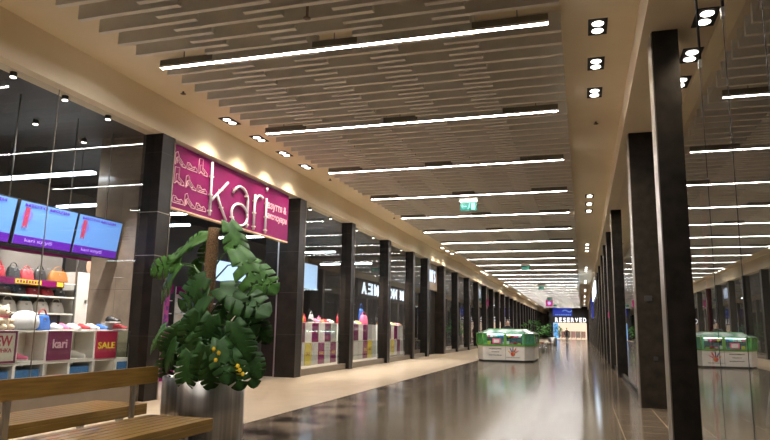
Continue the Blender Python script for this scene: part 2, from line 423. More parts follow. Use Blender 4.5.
# second portal letters further on
o = empty('shop_sign', (0, 0, 0), 0, 'small lit shop sign in the second portal further along', 'sign')
text('letter', 'OSTIN', 1, (-7.9, 50.2, 3.9), FACE_PX, M['signlit'], o, .02, width=2.6, height=.75, align='LEFT', bold=.02)
MB().box(-8.05, -7.92, 49.8, 53.6, 3.5, ZB).build('back_panel', M['stone_plain'], o)

# sign on the right shopfront (read in the left glass as a reflection)
o = empty('shop_sign', (0, 0, 0), 0, 'lit letters along the right shopfront, mirrored in the left windows', 'sign')
for ch, yc in zip('MNOVIMEA', (59.6, 57.3, 55.9, 54.3, 52.9, 51.6, 50.0, 48.4)):
    text('letter', ch, 1, (.93, yc, 4.02), FACE_MX, M['signlit2'], o, .03, width=(.35 if ch == 'I' else 1.15), height=.92, bold=.03)
MB().box(.96, 1.1, 47, 61, 3.7, 5.18).build('back_panel', M['stone_plain'], o)

# ------------------------------------------------------------------ baffles and light strips
SX0, SX1, SY, DY, ZS = -6.21, -.302, 8.16, 3.552, 5.32
P = DY / 9
SEG = [(-6.35, -4.8), (-5.28, -3.63), (-4.1, -2.45), (-2.94, -1.3), (-1.77, -.15)]
POSN = ['leftmost of its row', 'second from left', 'middle of its row', 'second from right', 'rightmost of its row']
ZF0, ZF1 = 5.38, 5.655
def bounce_faces(b):  # downward faces take the colour with painted bounce light
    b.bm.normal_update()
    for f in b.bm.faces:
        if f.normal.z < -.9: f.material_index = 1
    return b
segmesh = [bounce_faces(MB().box(a, b, -.038, .038, ZF0, ZF1)).mesh('ceiling_fin', [M['fin'], M['fin_bounce']]) for a, b in SEG]
rest = MB()
nind = 0
j0 = -1
for j in range(-1, 31):
    for i in range(9):
        yy = SY + j * DY + i * P
        if yy > YF - .4: continue
        for s in range(5):
            if i == 0 and s % 2 == 0: continue
            y_ = yy - (P / 2 if s % 2 else 0)
            if y_ < 5.2: continue
            if y_ > 6.2 and nind < 300:
                nind += 1
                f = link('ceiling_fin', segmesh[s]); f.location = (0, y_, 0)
                if j < 0: where = f'{ordn(9 - i)} row before the nearest light strip'
                elif i == 0: where = f'just before the {ordn(j + 1)} light strip'
                else: where = f'{ordn(i)} row beyond the {ordn(j + 1)} light strip'
                tag(f, f'grey ceiling fin, {POSN[s]}, {where}', 'ceiling fin', 'grey fins hanging from the ceiling')
            else:
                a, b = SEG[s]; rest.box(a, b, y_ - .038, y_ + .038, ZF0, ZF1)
tag(bounce_faces(rest).build('ceiling_fin', [M['fin'], M['fin_bounce']]), 'rows of grey ceiling fins receding far down the aisle', 'ceiling fins', kind='stuff')
# strips
tube_w = (SX1 - SX0) / 3
hms = [MB().box(a, b, -.03, .03, ZS + .034, ZS + .13).mesh('housing', M['fixture']) for a, b in ((SX0, -5.28), (-3.63, -2.94), (-1.3, SX1))]
hms += [MB().box(a, b, -.03, .03, ZS + .034, ZS + .16).mesh('mounting_fin', M['fin']) for a, b in ((-5.28, -3.63), (-2.94, -1.3))]
hms += [MB().cyl((x, 0, ZS + .12), (x, 0, ZC - .002), .008, n=6).mesh('suspension_rod', M['fixture']) for x in (-5.8, -3.3, -.7)]
lm_ = MB().box(SX0, SX1, -.042, -.038, ZS, ZS + .03).box(SX0, SX1, .038, .042, ZS, ZS + .03).box(SX0, SX1, -.042, .042, ZS + .026, ZS + .034).mesh('reflector', M['white'])
tms = [MB().box(SX0 + k * tube_w + .015, SX0 + (k + 1) * tube_w - .015, -.037, .037, ZS + .004, ZS + .024).mesh('tube', M['strip']) for k in range(3)]
proto = empty('light_strip', (0, SY, 0), 0, 'long white ceiling light strip nearest the camera', 'ceiling light', 'white light strips across the ceiling')
[link(q_.name.split('.')[0], q_, proto) for q_ in hms]; link('reflector', lm_, proto)
for t in tms: link('tube', t, proto)
for j in range(-2, 31):
    if j == 0: continue
    yy = SY + j * DY
    if yy > YF - .6: break
    lab = f'long white ceiling light strip, {ordn(j + 1)} from the camera' if j > 0 else f'ceiling light strip overhead, {ordn(-j)} behind the nearest visible one'
    dup(proto, (0, yy, 0), None, lab)

# ------------------------------------------------------------------ downlights
def spot(parent, loc, power, angle=110, blend=.8, color=(1, .84, .62), size=.06, aim=None):
    l = bpy.data.lights.new('lamp_light', 'SPOT'); l.energy = power; l.spot_size = math.radians(angle); l.spot_blend = blend
    l.color = color; l.shadow_soft_size = size
    o = bpy.data.objects.new('lamp_light', l); COL.objects.link(o); o.location = loc; o.parent = parent
    if aim: o.rotation_euler = Vector(aim).to_track_quat('-Z', 'Y').to_euler()
    return o
frame_me = MB().box(-.13, .13, -.25, .25, -.012, 0).mesh('frame', M['black'])
b = MB().lathe([(0.001, -.018), (.075, -.018), (.08, -.010)], n=20); b.xf(Matrix.Translation((0, -.115, 0))); lampA = b.mesh('lamp', M['lamp'])
b = MB().lathe([(0.001, -.018), (.075, -.018), (.08, -.010)], n=20); b.xf(Matrix.Translation((0, .115, 0))); lampB = b.mesh('lamp', M['lamp'])
def downlight(x, y, z, power, label, group, angle=110, size=.06):
    o = empty('downlight', (x, y, z), 0, label, 'downlight', group)
    link('frame', frame_me, o); link('lamp', lampA, o); link('lamp', lampB, o)
    if power: spot(o, (0, 0, -.05), power, angle, .9, size=size)
PL, PRT, PS = 210, 300, 120
n = 0
for g in range(0, 9):
    for q in range(3):
        yy = 9.14 + 12.2 * g + 1.35 * q
        if yy > 117: continue
        n += 1
        downlight(.345, yy, ZC, PRT, f'twin recessed downlight near the right ceiling edge, {ordn(n)} from the camera', 'right ceiling downlights')
for q in range(3):
    downlight(.345, 9.14 - 12.2 + 1.35 * q, ZC, PRT, f'twin recessed downlight in the right ceiling strip behind the viewer, {ordn(q + 1)}', 'right ceiling downlights')
n = 0
for g, ys in enumerate([(11.67, 12.99, 14.34, 15.68)] + [tuple(33.7 + 14.3 * k + 1.35 * q for q in range(3)) for k in range(6)]):
    for yy in ys:
        n += 1
        downlight(-7.05, yy, ZC, PL, f'twin recessed downlight along the left fascia, {ordn(n)} from the camera', 'left ceiling downlights', 114, .13)
for q, yy in enumerate((1.5, 2.85, 4.2)):
    downlight(-7.05, yy, ZC, PL * .6, f'twin recessed downlight along the left fascia before the shoe shop, {ordn(q + 1)}', 'left ceiling downlights', 114, .13)
for q, yy in enumerate((8.22, 9.38, 10.42)):
    downlight(1.57, yy, ZR, PS, f'twin downlight in the right soffit beside the glass, {ordn(q + 1)} from the camera', 'soffit downlights')
# sprinklers / small detectors
for i, (x, y) in enumerate([(-7.0, 9.9), (-6.95, 17.2), (-6.95, 24.0), (.4, 13.6), (-3.3, 7.2)]):
    z = ZC
    b = MB().cyl((x, y, z - .06 if i < 4 else z - .34), (x, y, z), .018, n=10).lathe([(.001, 0), (.05, .01), (.05, .02)], (x, y, z - .06 if i < 4 else z - .36), n=12)
    tag(b.build('sprinkler', M['sprink']), ['small sprinkler head left of the near downlights', 'small sprinkler head after the entrance downlights', 'small sprinkler head on the left ceiling further on', 'small sprinkler head beyond the near right downlights', 'sprinkler head between the near ceiling fins'][i], 'sprinkler')
# exit signs
for i, (x, y, z) in enumerate([(-3.2, 19.15, 5.08), (-3.1, 38.6, 5.02), (-3.3, 57., 5.02), (-3.6, 78., 5.02), (-3.7, 96., 5.02)]):
    o = empty('exit_sign', (x, y, z), 0, f'green emergency exit sign hanging under the fins, {ordn(i + 1)} from the camera', 'exit sign', 'exit signs')
    MB().box(-.28, .28, -.04, .04, .1, .26, .008).build('housing', M['white'], o)
    MB().box(-.25, .25, -.012, .012, -.16, .1).build('panel', M['exit'], o)
    p = MB()   # running figure, door and arrow
    p.box(.08, .2, -.02, -.013, -.13, .07); p.box(-.22, -.06, -.02, -.013, -.045, -.015)
    p.prism([(-.24, -.03), (-.17, .02), (-.17, -.08)], .013, .02)
    bmesh.ops.transform(p.bm, matrix=Matrix(), verts=[])
    q = p.bm
    for v in q.verts:
        if .0125 < v.co.z < .0205 and abs(v.co.y) <= .081 and v.co.x < -.16 and abs(v.co.y) not in (.02, .013):
            zz, yy_ = v.co.y, -v.co.z; v.co.y, v.co.z = yy_, zz
    p.tube([(-.02, -.017, -.12), (.0, -.017, -.06), (.03, -.017, -.02), (.05, -.017, -.08)], .012, 6)
    p.tube([(.03, -.017, -.02), (.03, -.017, .03)], .014, 6); p.ell((.035, -.017, .058), (.016, .004, .016), 8)
    p.build('pictogram', M['exitw'], o)
    MB().cyl((-.2, 0, .26), (-.2, 0, .56), .006, n=6).cyl((.2, 0, .26), (.2, 0, .56), .006, n=6).build('suspension_rod', M['steel'], o)
o = empty('hanging_sign', (-3.85, 82, 4.75), 0, 'round pink sign hanging over the far aisle', 'sign')
MB().box(-.42, .42, -.05, .05, -.4, .4, .1).build('panel', M['pinksign'], o)
MB().ell((0, -.06, -.0), (.2, .02, .2), 14).build('emblem', M['screenpale'], o)
MB().cyl((0, 0, .4), (0, 0, .63), .02, n=6).build('suspension_rod', M['steel'], o)

# ------------------------------------------------------------------ shoe shop sign
o = empty('shop_sign', (0, 0, 0), 0, 'large magenta shoe shop sign with silver kari letters', 'sign')
XS = -7.66
MB().box(XS - .10, XS, 10.62, 15.97, 3.65, 4.93).build('sign_panel', M['magenta'], o)
MB().box(XS - .11, XS + .015, 10.62, 15.97, 3.62, 3.65).build('lower_edge', mat('sign_edge_gold', (.75, .55, .35), .4), o)
def strokes(name, paths, r=.03, m=None, ym=1, closed=False):
    b = MB()
    for p in paths: b.tube([(XS + .045, y, z) for y, z in p], r, 8)
    return b.build(name, m or M['steelletter'], o)
def arc(cy_, cz, ry, rz, a0, a1, n=18): return [(cy_ + ry * math.cos(math.radians(a0 + (a1 - a0) * i / n)), cz + rz * math.sin(math.radians(a0 + (a1 - a0) * i / n))) for i in range(n + 1)]
strokes('letter', [[(12.0, 3.7), (12.0, 4.88)], [(12.03, 4.03), (12.30, 4.25), (12.68, 4.57)], [(12.26, 4.2), (12.42, 3.98), (12.68, 3.7)]])
strokes('letter', [[(12.93, 4.40)] + arc(13.28, 4.30, .35, .30, 150, 0)[2:] + [(13.64, 3.69)], arc(13.27, 3.93, .37, .25, 20, 380, 28)])
strokes('letter', [[(13.97, 3.69), (13.97, 4.56)], [(13.97, 4.25)] + arc(14.25, 4.28, .27, .30, 170, 60)])
strokes('letter', [[(14.58, 3.69), (14.58, 4.58)], [(14.58, 4.76), (14.58, 4.86)]])
for yy, zz in [(12.0, 4.55), (12.0, 4.15), (12.0, 3.8), (12.4, 4.34), (12.45, 3.95), (13.0, 4.49), (13.55, 4.42), (13.64, 3.75), (12.93, 3.82), (13.3, 4.18), (13.97, 4.4), (13.97, 4.1), (13.97, 3.76), (14.58, 4.45), (14.58, 4.1), (14.58, 3.76)]:
    MB().box(XS + .002, XS + .082, yy - .04, yy + .04, zz - .016, zz + .016, .006).build('letter_clip', M['white'], o)
text('lettering', 'взуття &', .3, (XS + .004, 14.74, 4.31), FACE_PX, M['pinkline'], o, .004, width=1.1, height=.25, align='LEFT', bold=.004)
text('lettering', 'аксесуари', .25, (XS + .004, 14.74, 4.06), FACE_PX, M['pinkline'], o, .004, width=1.13, height=.18, align='LEFT', bold=.004)
# outlined shoe drawings
SH = {'heel': [(0, .05), (.02, .30), (.10, .34), (.16, .22), (.32, .10), (.42, .05), (.42, .01), (.28, .01), (.16, .10), (.06, .18), (.04, .01), (.0, .01), (0, .05)],
      'boot': [(.02, .02), (.04, .42), (.20, .44), (.20, .20), (.38, .10), (.40, .02), (.24, .02), (.12, .08), (.07, .02), (.02, .02)],
      'flat': [(0, .04), (.03, .18), (.12, .18), (.22, .10), (.34, .14), (.42, .08), (.42, .02), (.04, .01), (0, .04)]}
b = MB(); kinds = ['flat', 'heel', 'flat', 'boot', 'heel', 'flat', 'heel', 'flat', 'boot']
for k in range(9):
    cy_, cz = 10.70 + (k % 3) * .41, 3.74 + (k // 3) * .385
    sc_ = .9
    b.tube([(XS + .006, cy_ + p[0] * sc_, cz + p[1] * sc_ * .9) for p in SH[kinds[k]]], .010, 5)
    b.tube([(XS + .006, cy_ + p[0] * sc_ * .55 + .07, cz + p[1] * sc_ * .45 + .04) for p in SH[kinds[k]]], .007, 5)
b.build('shoe_drawing', M['pinkline'], o)

# ------------------------------------------------------------------ near window display
XD = -7.92
def cubby(y0, y1, z0, z1, label, group, m=None, front=None, fm=None, x=XD, depth=.42):
    c = empty('display_cube', (0, 0, 0), 0, label, 'display cube', group)
    t = .025; m = m or M['white']
    b = MB().box(x - depth, x, y0, y1, z0, z0 + t).box(x - depth, x, y0, y1, z1 - t, z1).box(x - depth, x, y0, y0 + t, z0 + t, z1 - t).box(x - depth, x, y1 - t, y1, z0 + t, z1 - t)
    b.box(x - depth, x - depth + t, y0 + t, y1 - t, z0 + t, z1 - t)
    b.build('shell', m, c)
    if fm: MB().box(x - .03, x - .004, y0 + t, y1 - t, z0 + t, z1 - t).build('front_panel', fm, c)
    return c
ycs = [6.02, 6.53, 7.05, 7.63, 8.19, 8.69, 9.24, 9.76]
names = ['far left', 'third left of', 'second left of', 'behind the NEW poster', 'between the NEW and kari posters', 'behind the kari poster', 'between the kari and SALE posters', 'behind the SALE poster']
upl = ['white upper display cube two places left of the NEW poster', 'white upper display cube left of the NEW poster', 'white upper display cube behind the NEW poster', 'open white display cube between the NEW and kari posters',
       'white upper display cube behind the kari poster', 'open white display cube between the kari and SALE posters', 'white upper display cube behind the SALE poster']
lol = [l.replace('upper display', 'lower display').replace('open white', 'lower white').replace('behind', 'below').replace('between', 'below and between') for l in upl]
for k in range(7):
    cubby(ycs[k], ycs[k + 1], .765, 1.24, upl[k], 'upper window display cubes')
    cubby(ycs[k], ycs[k + 1], .29, .76, lol[k], 'lower window display cubes')
c = empty('glass_case', (0, 0, 0), 0, 'clear glass display case at the end of the window counter', 'display case')
MB().box(XD - .4, XD, 9.78, 10.1, 1.22, 1.235).box(XD - .01, XD, 9.78, 10.1, .77, 1.22).build('pane', M['caseglass'], c)
MB().box(XD - .42, XD, 9.77, 10.12, .29, .765).build('base', M['white'], c)
MB().box(XD - .012, XD + .004, 10.1, 10.115, .765, 1.24).box(XD - .012, XD + .004, 9.77, 9.785, .765, 1.24).build('edge', M['steel'], c)
# blue cartons in the lower cubes
for k, lab in [(2, 'blue carton in the lower cube below the NEW poster'), (3, 'blue carton in the lower cube between NEW and kari'), (5, 'blue carton in the lower cube between kari and SALE')]:
    tag(MB().box(XD - .36, XD - .04, ycs[k] + .05, ycs[k + 1] - .05, .32, .66, .01).build('carton', M['bluebox']), lab, 'carton', 'blue cartons')
tag(MB().box(XD + .003, XD + .012, 9.82, 10.08, .42, .70).build('poster', M['bluebox']), 'blue card on the base of the glass display case', 'card')

def poster(y0, y1, z0, z1, m, label, lines, frame=None):
    p = empty('poster', (0, 0, 0), 0, label, 'poster')
    MB().box(XD + .006, XD + .022, y0, y1, z0, z1).build('board', m, p)
    if frame:
        MB().box(XD + .006, XD + .03, y0, y1, z1 - .03, z1).box(XD + .006, XD + .03, y0, y1, z0, z0 + .03).box(XD + .006, XD + .03, y0, y0 + .03, z0, z1).box(XD + .006, XD + .03, y1 - .03, y1, z0, z1).build('frame', frame, p)
    for t, yc, zc, w, h, mm in lines:
        text('lettering', t, .2, (XD + .024, yc, zc), FACE_PX, mm, p, .002, width=w, height=h, bold=.004)
    return p
M['paper'] = mat('pale_green_paper', (.52, .52, .42), .6)
M['goldtxt'] = mat('yellow_print', (.85, .65, .03), .5)
M['paletxt'] = mat('pale_pink_print', (.62, .42, .48), .5)
poster(7.03, 7.61, .78, 1.235, M['paper'], 'pale poster reading NEW in red at the left edge', [('NEW', 7.32, 1.02, .42, .15, M['letterdark']), ('НОВИНКА', 7.32, .93, .42, .06, M['letterdark'])], M['plum'])
poster(8.2, 8.68, .785, 1.235, M['plum'], 'dark plum poster reading kari on the window counter', [('kari', 8.44, .97, .30, .14, M['paletxt'])])
poster(9.25, 9.75, .775, 1.235, mat('crimson_poster', (.36, .01, .05), .5), 'crimson poster reading SALE in yellow letters', [('SALE', 9.5, .94, .42, .11, M['goldtxt'])])

# shoes
def shoe_mesh(name, m, sole):
    b = MB(); L, W = .26, .09
    secs = [(0, .07, .075), (.04, .085, .10), (.10, .08, .095), (.15, .08, .07), (.20, .085, .055), (.245, .06, .045), (.26, .03, .03)]
    rings = []
    for x, w, h in secs:
        rings.append([b.bm.verts.new((x, w / 2 * math.cos(a), .02 + max(0, math.sin(a)) * h)) for a in [PI * q / 8 for q in range(9)]])
    for A, B in zip(rings, rings[1:]):
        for q in range(8): b.bm.faces.new((A[q], A[q + 1], B[q + 1], B[q])).smooth = True
    b.bm.faces.new(rings[0]); b.bm.faces.new(rings[-1][::-1])
    for A, B in zip(rings, rings[1:]): b.bm.faces.new((A[0], B[0], B[8], A[8]))
    up_ = b.mesh(name, m)
    s = MB(); s.prism([(-.005, -.03), (.1, -.042), (.2, -.046), (.25, -.03), (.268, 0), (.25, .03), (.2, .046), (.1, .042), (-.005, .03)], 0, .022)
    return up_, s.mesh('sole', sole)
SHOEM = [shoe_mesh('upper', M[k], M['white']) for k in ('whitegloss', 'pink', 'greycl', 'red', 'blacklea', 'bluecl', 'brownlea', 'yellow')]
def shoe(k, loc, rz, label, group='shoes on the window displays', s=1.):
    o = empty('shoe', loc, rz, label, 'shoe', group); o.scale = (s, s, s)
    link('upper', SHOEM[k][0], o); link('sole', SHOEM[k][1], o)
    return o
def handbag(loc, rz, w, h, d, m, label, group, hm=None, fur=False):
    o = empty('handbag', loc, rz, label, 'handbag', group)
    b = MB(); seg = 10
    prof = [(0, .9), (.12, 1.), (.5, .97), (.85, .84), (1., .72)]
    rings = []
    for t, f in prof:
        rings.append([b.bm.verts.new((d / 2 * f * (1.1 - .5 * t) * math.copysign(abs(math.sin(a)) ** .55, math.sin(a)), w / 2 * f * math.copysign(abs(math.cos(a)) ** .45, math.cos(a)), t * h)) for a in [2 * PI * q / 20 for q in range(20)]])
    for A, B in zip(rings, rings[1:]):
        for q in range(20): b.bm.faces.new((A[q], A[(q + 1) % 20], B[(q + 1) % 20], B[q])).smooth = True
    b.bm.faces.new(rings[0][::-1]); b.bm.faces.new(rings[-1])
    b.build('body', m, o)
    b = MB().tube([(0, w * .28 * math.cos(a), h * .97 + h * .38 * math.sin(a)) for a in [PI * q / 12 for q in range(13)]], .010, 6)
    b.build('handle', hm or m, o)
    MB().box(d * .28, d * .36, -.025, .025, h * .62, h * .78, .004).build('clasp', M['steel'], o)
    return o
# toys, bags and shoes along the counter top (z 1.24)
def teddy(loc, rz, s, m, label, group='plush toys on the window counter'):
    o = empty('plush_bear', loc, rz, label, 'plush toy', group)
    b = MB().ell((0, 0, .145 * s), (.11 * s, .12 * s, .135 * s), 16)
    for sx in (-1, 1):
        b.ell((.10 * s, sx * .085 * s, .056 * s), (.085 * s, .05 * s, .05 * s), 12); b.ell((.07 * s, sx * .12 * s, .16 * s), (.065 * s, .04 * s, .045 * s), 12)
    b.build('body', m, o)
    h = MB().ell((.02 * s, 0, .32 * s), (.10 * s, .115 * s, .10 * s), 16).ell((.11 * s, 0, .29 * s), (.045 * s, .05 * s, .04 * s), 12)
    for sx in (-1, 1): h.ell((0, sx * .095 * s, .405 * s), (.025 * s, .042 * s, .042 * s), 10)
    hd = h.build('head', m, o)
    e = MB().ell((.148 * s, 0, .305 * s), (.014 * s, .018 * s, .012 * s), 8)
    for sx in (-1, 1): e.ell((.108 * s, sx * .045 * s, .34 * s), (.012 * s, .012 * s, .012 * s), 8)
    e.build('eyes', M['blacklea'], hd)
    MB().tube([(.06 * s * math.cos(a) + .03 * s, .075 * s * math.sin(a), .235 * s) for a in [2 * PI * q / 16 for q in range(16)]], .018 * s, 6, closed=True).build('scarf', M['pink'], o)
    return o
ZT = 1.242
teddy((-8.1, 7.14, ZT), .3, 1.0, M['cream'], 'cream plush bear with pink scarf at the left end of the counter')
teddy((-8.12, 7.52, ZT), .1, .85, M['cream'], 'smaller cream plush bear right of the first bear')
teddy((-8.1, 6.74, ZT), .2, .95, M['cream'], 'cream plush bear furthest left on the counter')
tag(MB().lathe([(.001, .30), (.10, .285), (.18, .22), (.205, .12), (.19, .04), (.12, 0)][::-1], (-8.14, 7.95, ZT), 24).build('white_hat', mat('white_felt', (.66, .66, .68), .8)), 'round white hat standing beside the plush bears', 'hat')
handbag((-8.18, 8.32, ZT), .2, .34, .24, .14, M['bluecl'], 'bright blue handbag on the counter behind the kari poster', 'bags on the window counter', M['red'])
for i, (yy, k, lab) in enumerate([(8.57, 0, 'white shoe just right of the blue handbag'), (8.70, 1, 'pink shoe above the right edge of the kari poster'), (8.84, 0, 'white sneaker between the kari and SALE posters'),
                                  (8.98, 2, 'grey shoe between the kari and SALE posters'), (9.12, 3, 'red shoe left of the SALE poster'), (9.26, 2, 'pale grey shoe above the left edge of the SALE poster'), (9.41, 0, 'white sneaker above the SALE poster'), (9.56, 5, 'blue and white shoe above the SALE poster')]):
    shoe(k, (-8.24 + .03 * (i % 3), yy, ZT), random.uniform(-.12, .12), lab)
b = empty('shoe_riser', (0, 0, 0), 0, 'small stepped shoe riser at the right of the SALE poster', 'riser')
MB().box(-8.3, -8.02, 9.78, 10.08, 1.236, 1.25).box(-8.3, -8.2, 9.78, 10.08, 1.25, 1.38).build('step', M['greycl'], b)
shoe(4, (-8.25, 9.85, 1.382), .3, 'black shoe on top of the stepped riser'); shoe(3, (-8.18, 9.98, 1.252), .2, 'red and white shoe on the lower step of the riser')
shoe(6, (XD - .3, 8.3, .33), .4, 'brown shoe in the lower cube below the kari poster'); shoe(4, (XD - .3, 9.4, .33), .4, 'black shoe in the lower cube below the SALE poster')
shoe(0, (XD - .28, 8.98, .795), .4, 'white shoe inside the open cube between kari and SALE')
shoe(1, (XD - .28, 7.8, .795), .4, 'pink shoe inside the open cube between NEW and kari')
# bag rack behind
rk = empty('bag_rack', (0, 0, 0), 0, 'tall bag rack with three shelves behind the window counter', 'rack')
XK = -10.3
MB().box(XK - .45, XK - .42, 8.6, 11.3, 0, 2.75).build('back_panel', M['shopwall'], rk)
for z in (2.19, 1.90, 1.56, 1.1):
    MB().box(XK - .42, XK, 8.6, 11.3, z - .03, z).build('shelf', M['white'], rk)
for yy in (8.6, 11.28): MB().box(XK - .03, XK, yy, yy + .03, 0, 2.75).build('post', M['steel'], rk)
# promo strip on the upper shelf edge
ps = empty('promo_strip', (0, 0, 0), 0, 'magenta and yellow promotion strip on the upper shelf edge', 'sign')
MB().box(XK + .003, XK + .012, 8.7, 10.95, 2.08, 2.2).build('strip', M['magenta'], ps)
MB().box(XK + .013, XK + .018, 9.72, 10.35, 2.095, 2.185).box(XK + .013, XK + .018, 10.75, 10.92, 2.095, 2.185).build('yellow_field', M['yellow'], ps)
b = MB()
for q in range(8): b.box(XK + .019, XK + .022, 9.76 + q * .07, 9.80 + q * .07, 2.115, 2.16 + .01 * (q % 2))
b.build('print', M['magenta'], ps)
for i, (yy, mm, lab) in enumerate([(8.85, 'red', 'red handbag at the left end of the upper shelf'), (9.15, 'red', 'second red handbag from the left on the upper shelf'), (9.5, 'red', 'red handbag over the left of the promotion strip'), (9.85, 'blacklea', 'black handbag over the yellow part of the promotion strip'), (10.17, 'red', 'small red handbag between two black ones'), (10.5, 'blacklea', 'black handbag with round clasp, left of the brown one')]):
    handbag((XK - .2, yy, 2.192), 0, .29, .23 if i != 4 else .2, .16, M[mm], lab, 'handbags on the upper shelf')
handbag((XK - .2, 10.98, 2.192), 0, .5, .24, .16, M['brownlea'], 'wide tan brown handbag at the right end of the upper shelf', 'handbags on the upper shelf')
for i, (yy, mm, lab) in enumerate([(8.9, 'fur', 'brown furry bag at the left of the middle shelf'), (9.3, 'blacklea', 'black clutch second on the middle shelf'), (9.65, 'fur', 'brown furry bag in the middle of the middle shelf'), (10.0, 'blacklea', 'grey black clutch beside the brown furry bag'), (10.35, 'red', 'red ruffled bag on the middle shelf'), (10.7, 'red', 'second red ruffled bag on the middle shelf'), (11.03, 'blacklea', 'black clutch at the right end of the middle shelf')]):
    handbag((XK - .2, yy, 1.902), 0, .33, .14, .18, M[mm], lab, 'clutches on the middle shelf')
for i, (yy, mm, lab) in enumerate([(8.85, 'greycl', 'grey shoulder bag furthest left on the lower shelf'), (9.3, 'greycl', 'grey shoulder bag second on the lower shelf'), (9.8, 'whitegloss', 'white handbag with tall handle on the lower shelf'), (10.2, 'whitegloss', 'white handbag with teal straps'), (10.6, 'whitegloss', 'white handbag third from the left on the lower shelf'), (11.0, 'whitegloss', 'white handbag at the right end of the lower shelf')]):
    handbag((XK - .2, yy, 1.562), 0, .36, .22, .18, M[mm], lab, 'handbags on the lower shelf', M['teal'] if i == 3 else None)
for i in range(6):
    handbag((XK - .2, 8.95 + .4 * i, 1.102), 0, .3, .22, .18, M[['brownlea', 'pink', 'blacklea', 'red', 'greycl', 'bluecl'][i]], f'dark {["brown", "pink", "black", "red", "grey", "blue"][i]} handbag on the bottom shelf of the rack', 'handbags on the bottom shelf')
# white stand with picture right of the rack
w = empty('display_stand', (0, 0, 0), 0, 'tall white stand with a picture at its top right of the bags', 'stand')
MB().box(XK - .4, XK - .02, 11.36, 11.95, 0, 2.45).build('panel', M['white'], w)
MB().box(XK - .4, XK - .05, 11.36, 11.95, 2.45, 2.78).build('picture', M['dark'], w)
MB().ell((XK - .045, 11.68, 2.6), (.01, .09, .15), 12).build('picture_motif', M['skin'], w)
MB().box(XK - .02, XK - .012, 11.6, 11.66, 1.8, 1.86).build('hook', M['steel'], w)
# TVs (tilted slightly down)
tv = None
for i, (y0, y1) in enumerate([(6.50, 7.72), (7.76, 8.98), (9.0, 10.12)]):
    t = empty('television', (-8.33, (y0 + y1) / 2, 2.9), 0, ['wall screen with blue picture cut by the left edge', 'middle blue screen with red ribbon over the window', 'right blue screen with red ribbon beside the marble panel'][i], 'television', 'blue screens above the counter')
    t.rotation_euler = (0, math.radians(9), 0)
    hw = (y1 - y0) / 2
    MB().box(-.06, 0, -hw, hw, -.355, .355, .006).build('casing', M['black'], t)
    s = MB().box(.0, .004, -hw + .02, hw - .02, -.335, .335).build('screen', M['screen'], t)
    MB().box(.004, .006, -hw + .02, hw - .02, -.335, -.2).build('caption_band', M['screen2'], s)
    text('caption', 'МІСТО МОДИ', .1, (.006, -.05, .255), FACE_PX, M['screentxt'], s, .001, width=hw * 1.5, height=.055, bold=.004)
    text('caption', 'kari клуб', .1, (.008, -.1, -.30), FACE_PX, M['screenpale'], s, .001, width=hw * .9, height=.07)
    MB().cyl((.004, -hw + .19, .12), (.007, -hw + .19, .12), .10, n=20).build('badge', M['badge'], s)
    b = MB().prism([(-.045, -.14), (0, -.09), (.045, -.14), (.045, .2), (-.045, .2)], .0075, .009); b.xf(Matrix.Translation((0, -hw + .17, .05)) @ FACE_PX); b.build('ribbon', M['ribbon'], s)
b = empty('screen_rail', (0, 0, 0), 0, 'pink edged rail under the wall screens', 'rail')
MB().box(-8.52, -8.47, 6.4, 9.6, 2.47, 2.51).build('rail', M['magenta'], b)
MB().cyl((-8.5, 7.75, 3.2), (-8.5, 7.75, 4.96), .012, n=8).cyl((-8.5, 9.0, 3.2), (-8.5, 9.0, 4.96), .012, n=8).cyl((-8.5, 9.9, 3.2), (-8.5, 9.9, 4.96), .012, n=8).build('hanger', M['steel'], b)
MB().box(-8.5, -8.44, 6.4, 10.1, 2.85, 2.95).build('crossbar', M['black'], b)

# shop ceiling strips and spots inside the shoe shop
ssp = empty('shop_light', (-10.1, 9.95, 4.2), 0, 'bluish light strip hanging inside the shoe shop window', 'ceiling light', 'light strips inside the shoe shop')
MB().box(-1.25, 1.2, -.06, .06, 0, .05, .01).build('tube', M['shopstrip'], ssp)
MB().box(-1.25, 1.2, -.05, .05, .05, .09).cyl((-.9, 0, .09), (-.9, 0, .77), .008, n=6).cyl((.9, 0, .09), (.9, 0, .77), .008, n=6).build('housing', M['black'], ssp)
for i, (x, y, lab) in enumerate([(-9.6, 14.3, 'bluish light strip seen through the entrance above the plant'), (-10.9, 18.6, 'bluish light strip deeper behind the entrance'), (-11.2, 12.8, 'bluish light strip over the bag rack'),
                                 (-10.2, 23, 'bluish light strip behind the second window beyond the entrance'), (-10.2, 27.5, 'bluish light strip behind the third window beyond the entrance'), (-10.2, 5.5, 'bluish light strip at the near end of the shoe shop'), (-12.0, 16., 'bluish light strip at the back of the shoe shop')]):
    dup(ssp, (x, y, 4.2), None, lab)
ssm = M['shopstrip']
for i, (x, y) in enumerate([(-7.86, 7.0), (-7.86, 8.0), (-7.86, 9.0), (-7.86, 17.9), (-7.86, 19.6), (-7.86, 22.2), (-7.86, 24.2), (-7.86, 26.6), (-7.86, 28.4)]):
    o = empty('track_spotlight', (x, y, 4.97), 0, f'small round spotlight over the shoe window, {ordn(i + 1)} from the camera', 'spotlight', 'spotlights over the shoe window')
    MB().cyl((0, 0, -.07), (0, 0, 0), .05, n=14).build('body', M['black'], o)
    MB().cyl((0, 0, -.08), (0, 0, -.07), .042, n=14).build('lens', M['lamp'], o)
    spot(o, (0, 0, -.10), 600 if i < 3 else 1300, 80, .6, (1, .93, .86), .05, (-.03, 0, -1))

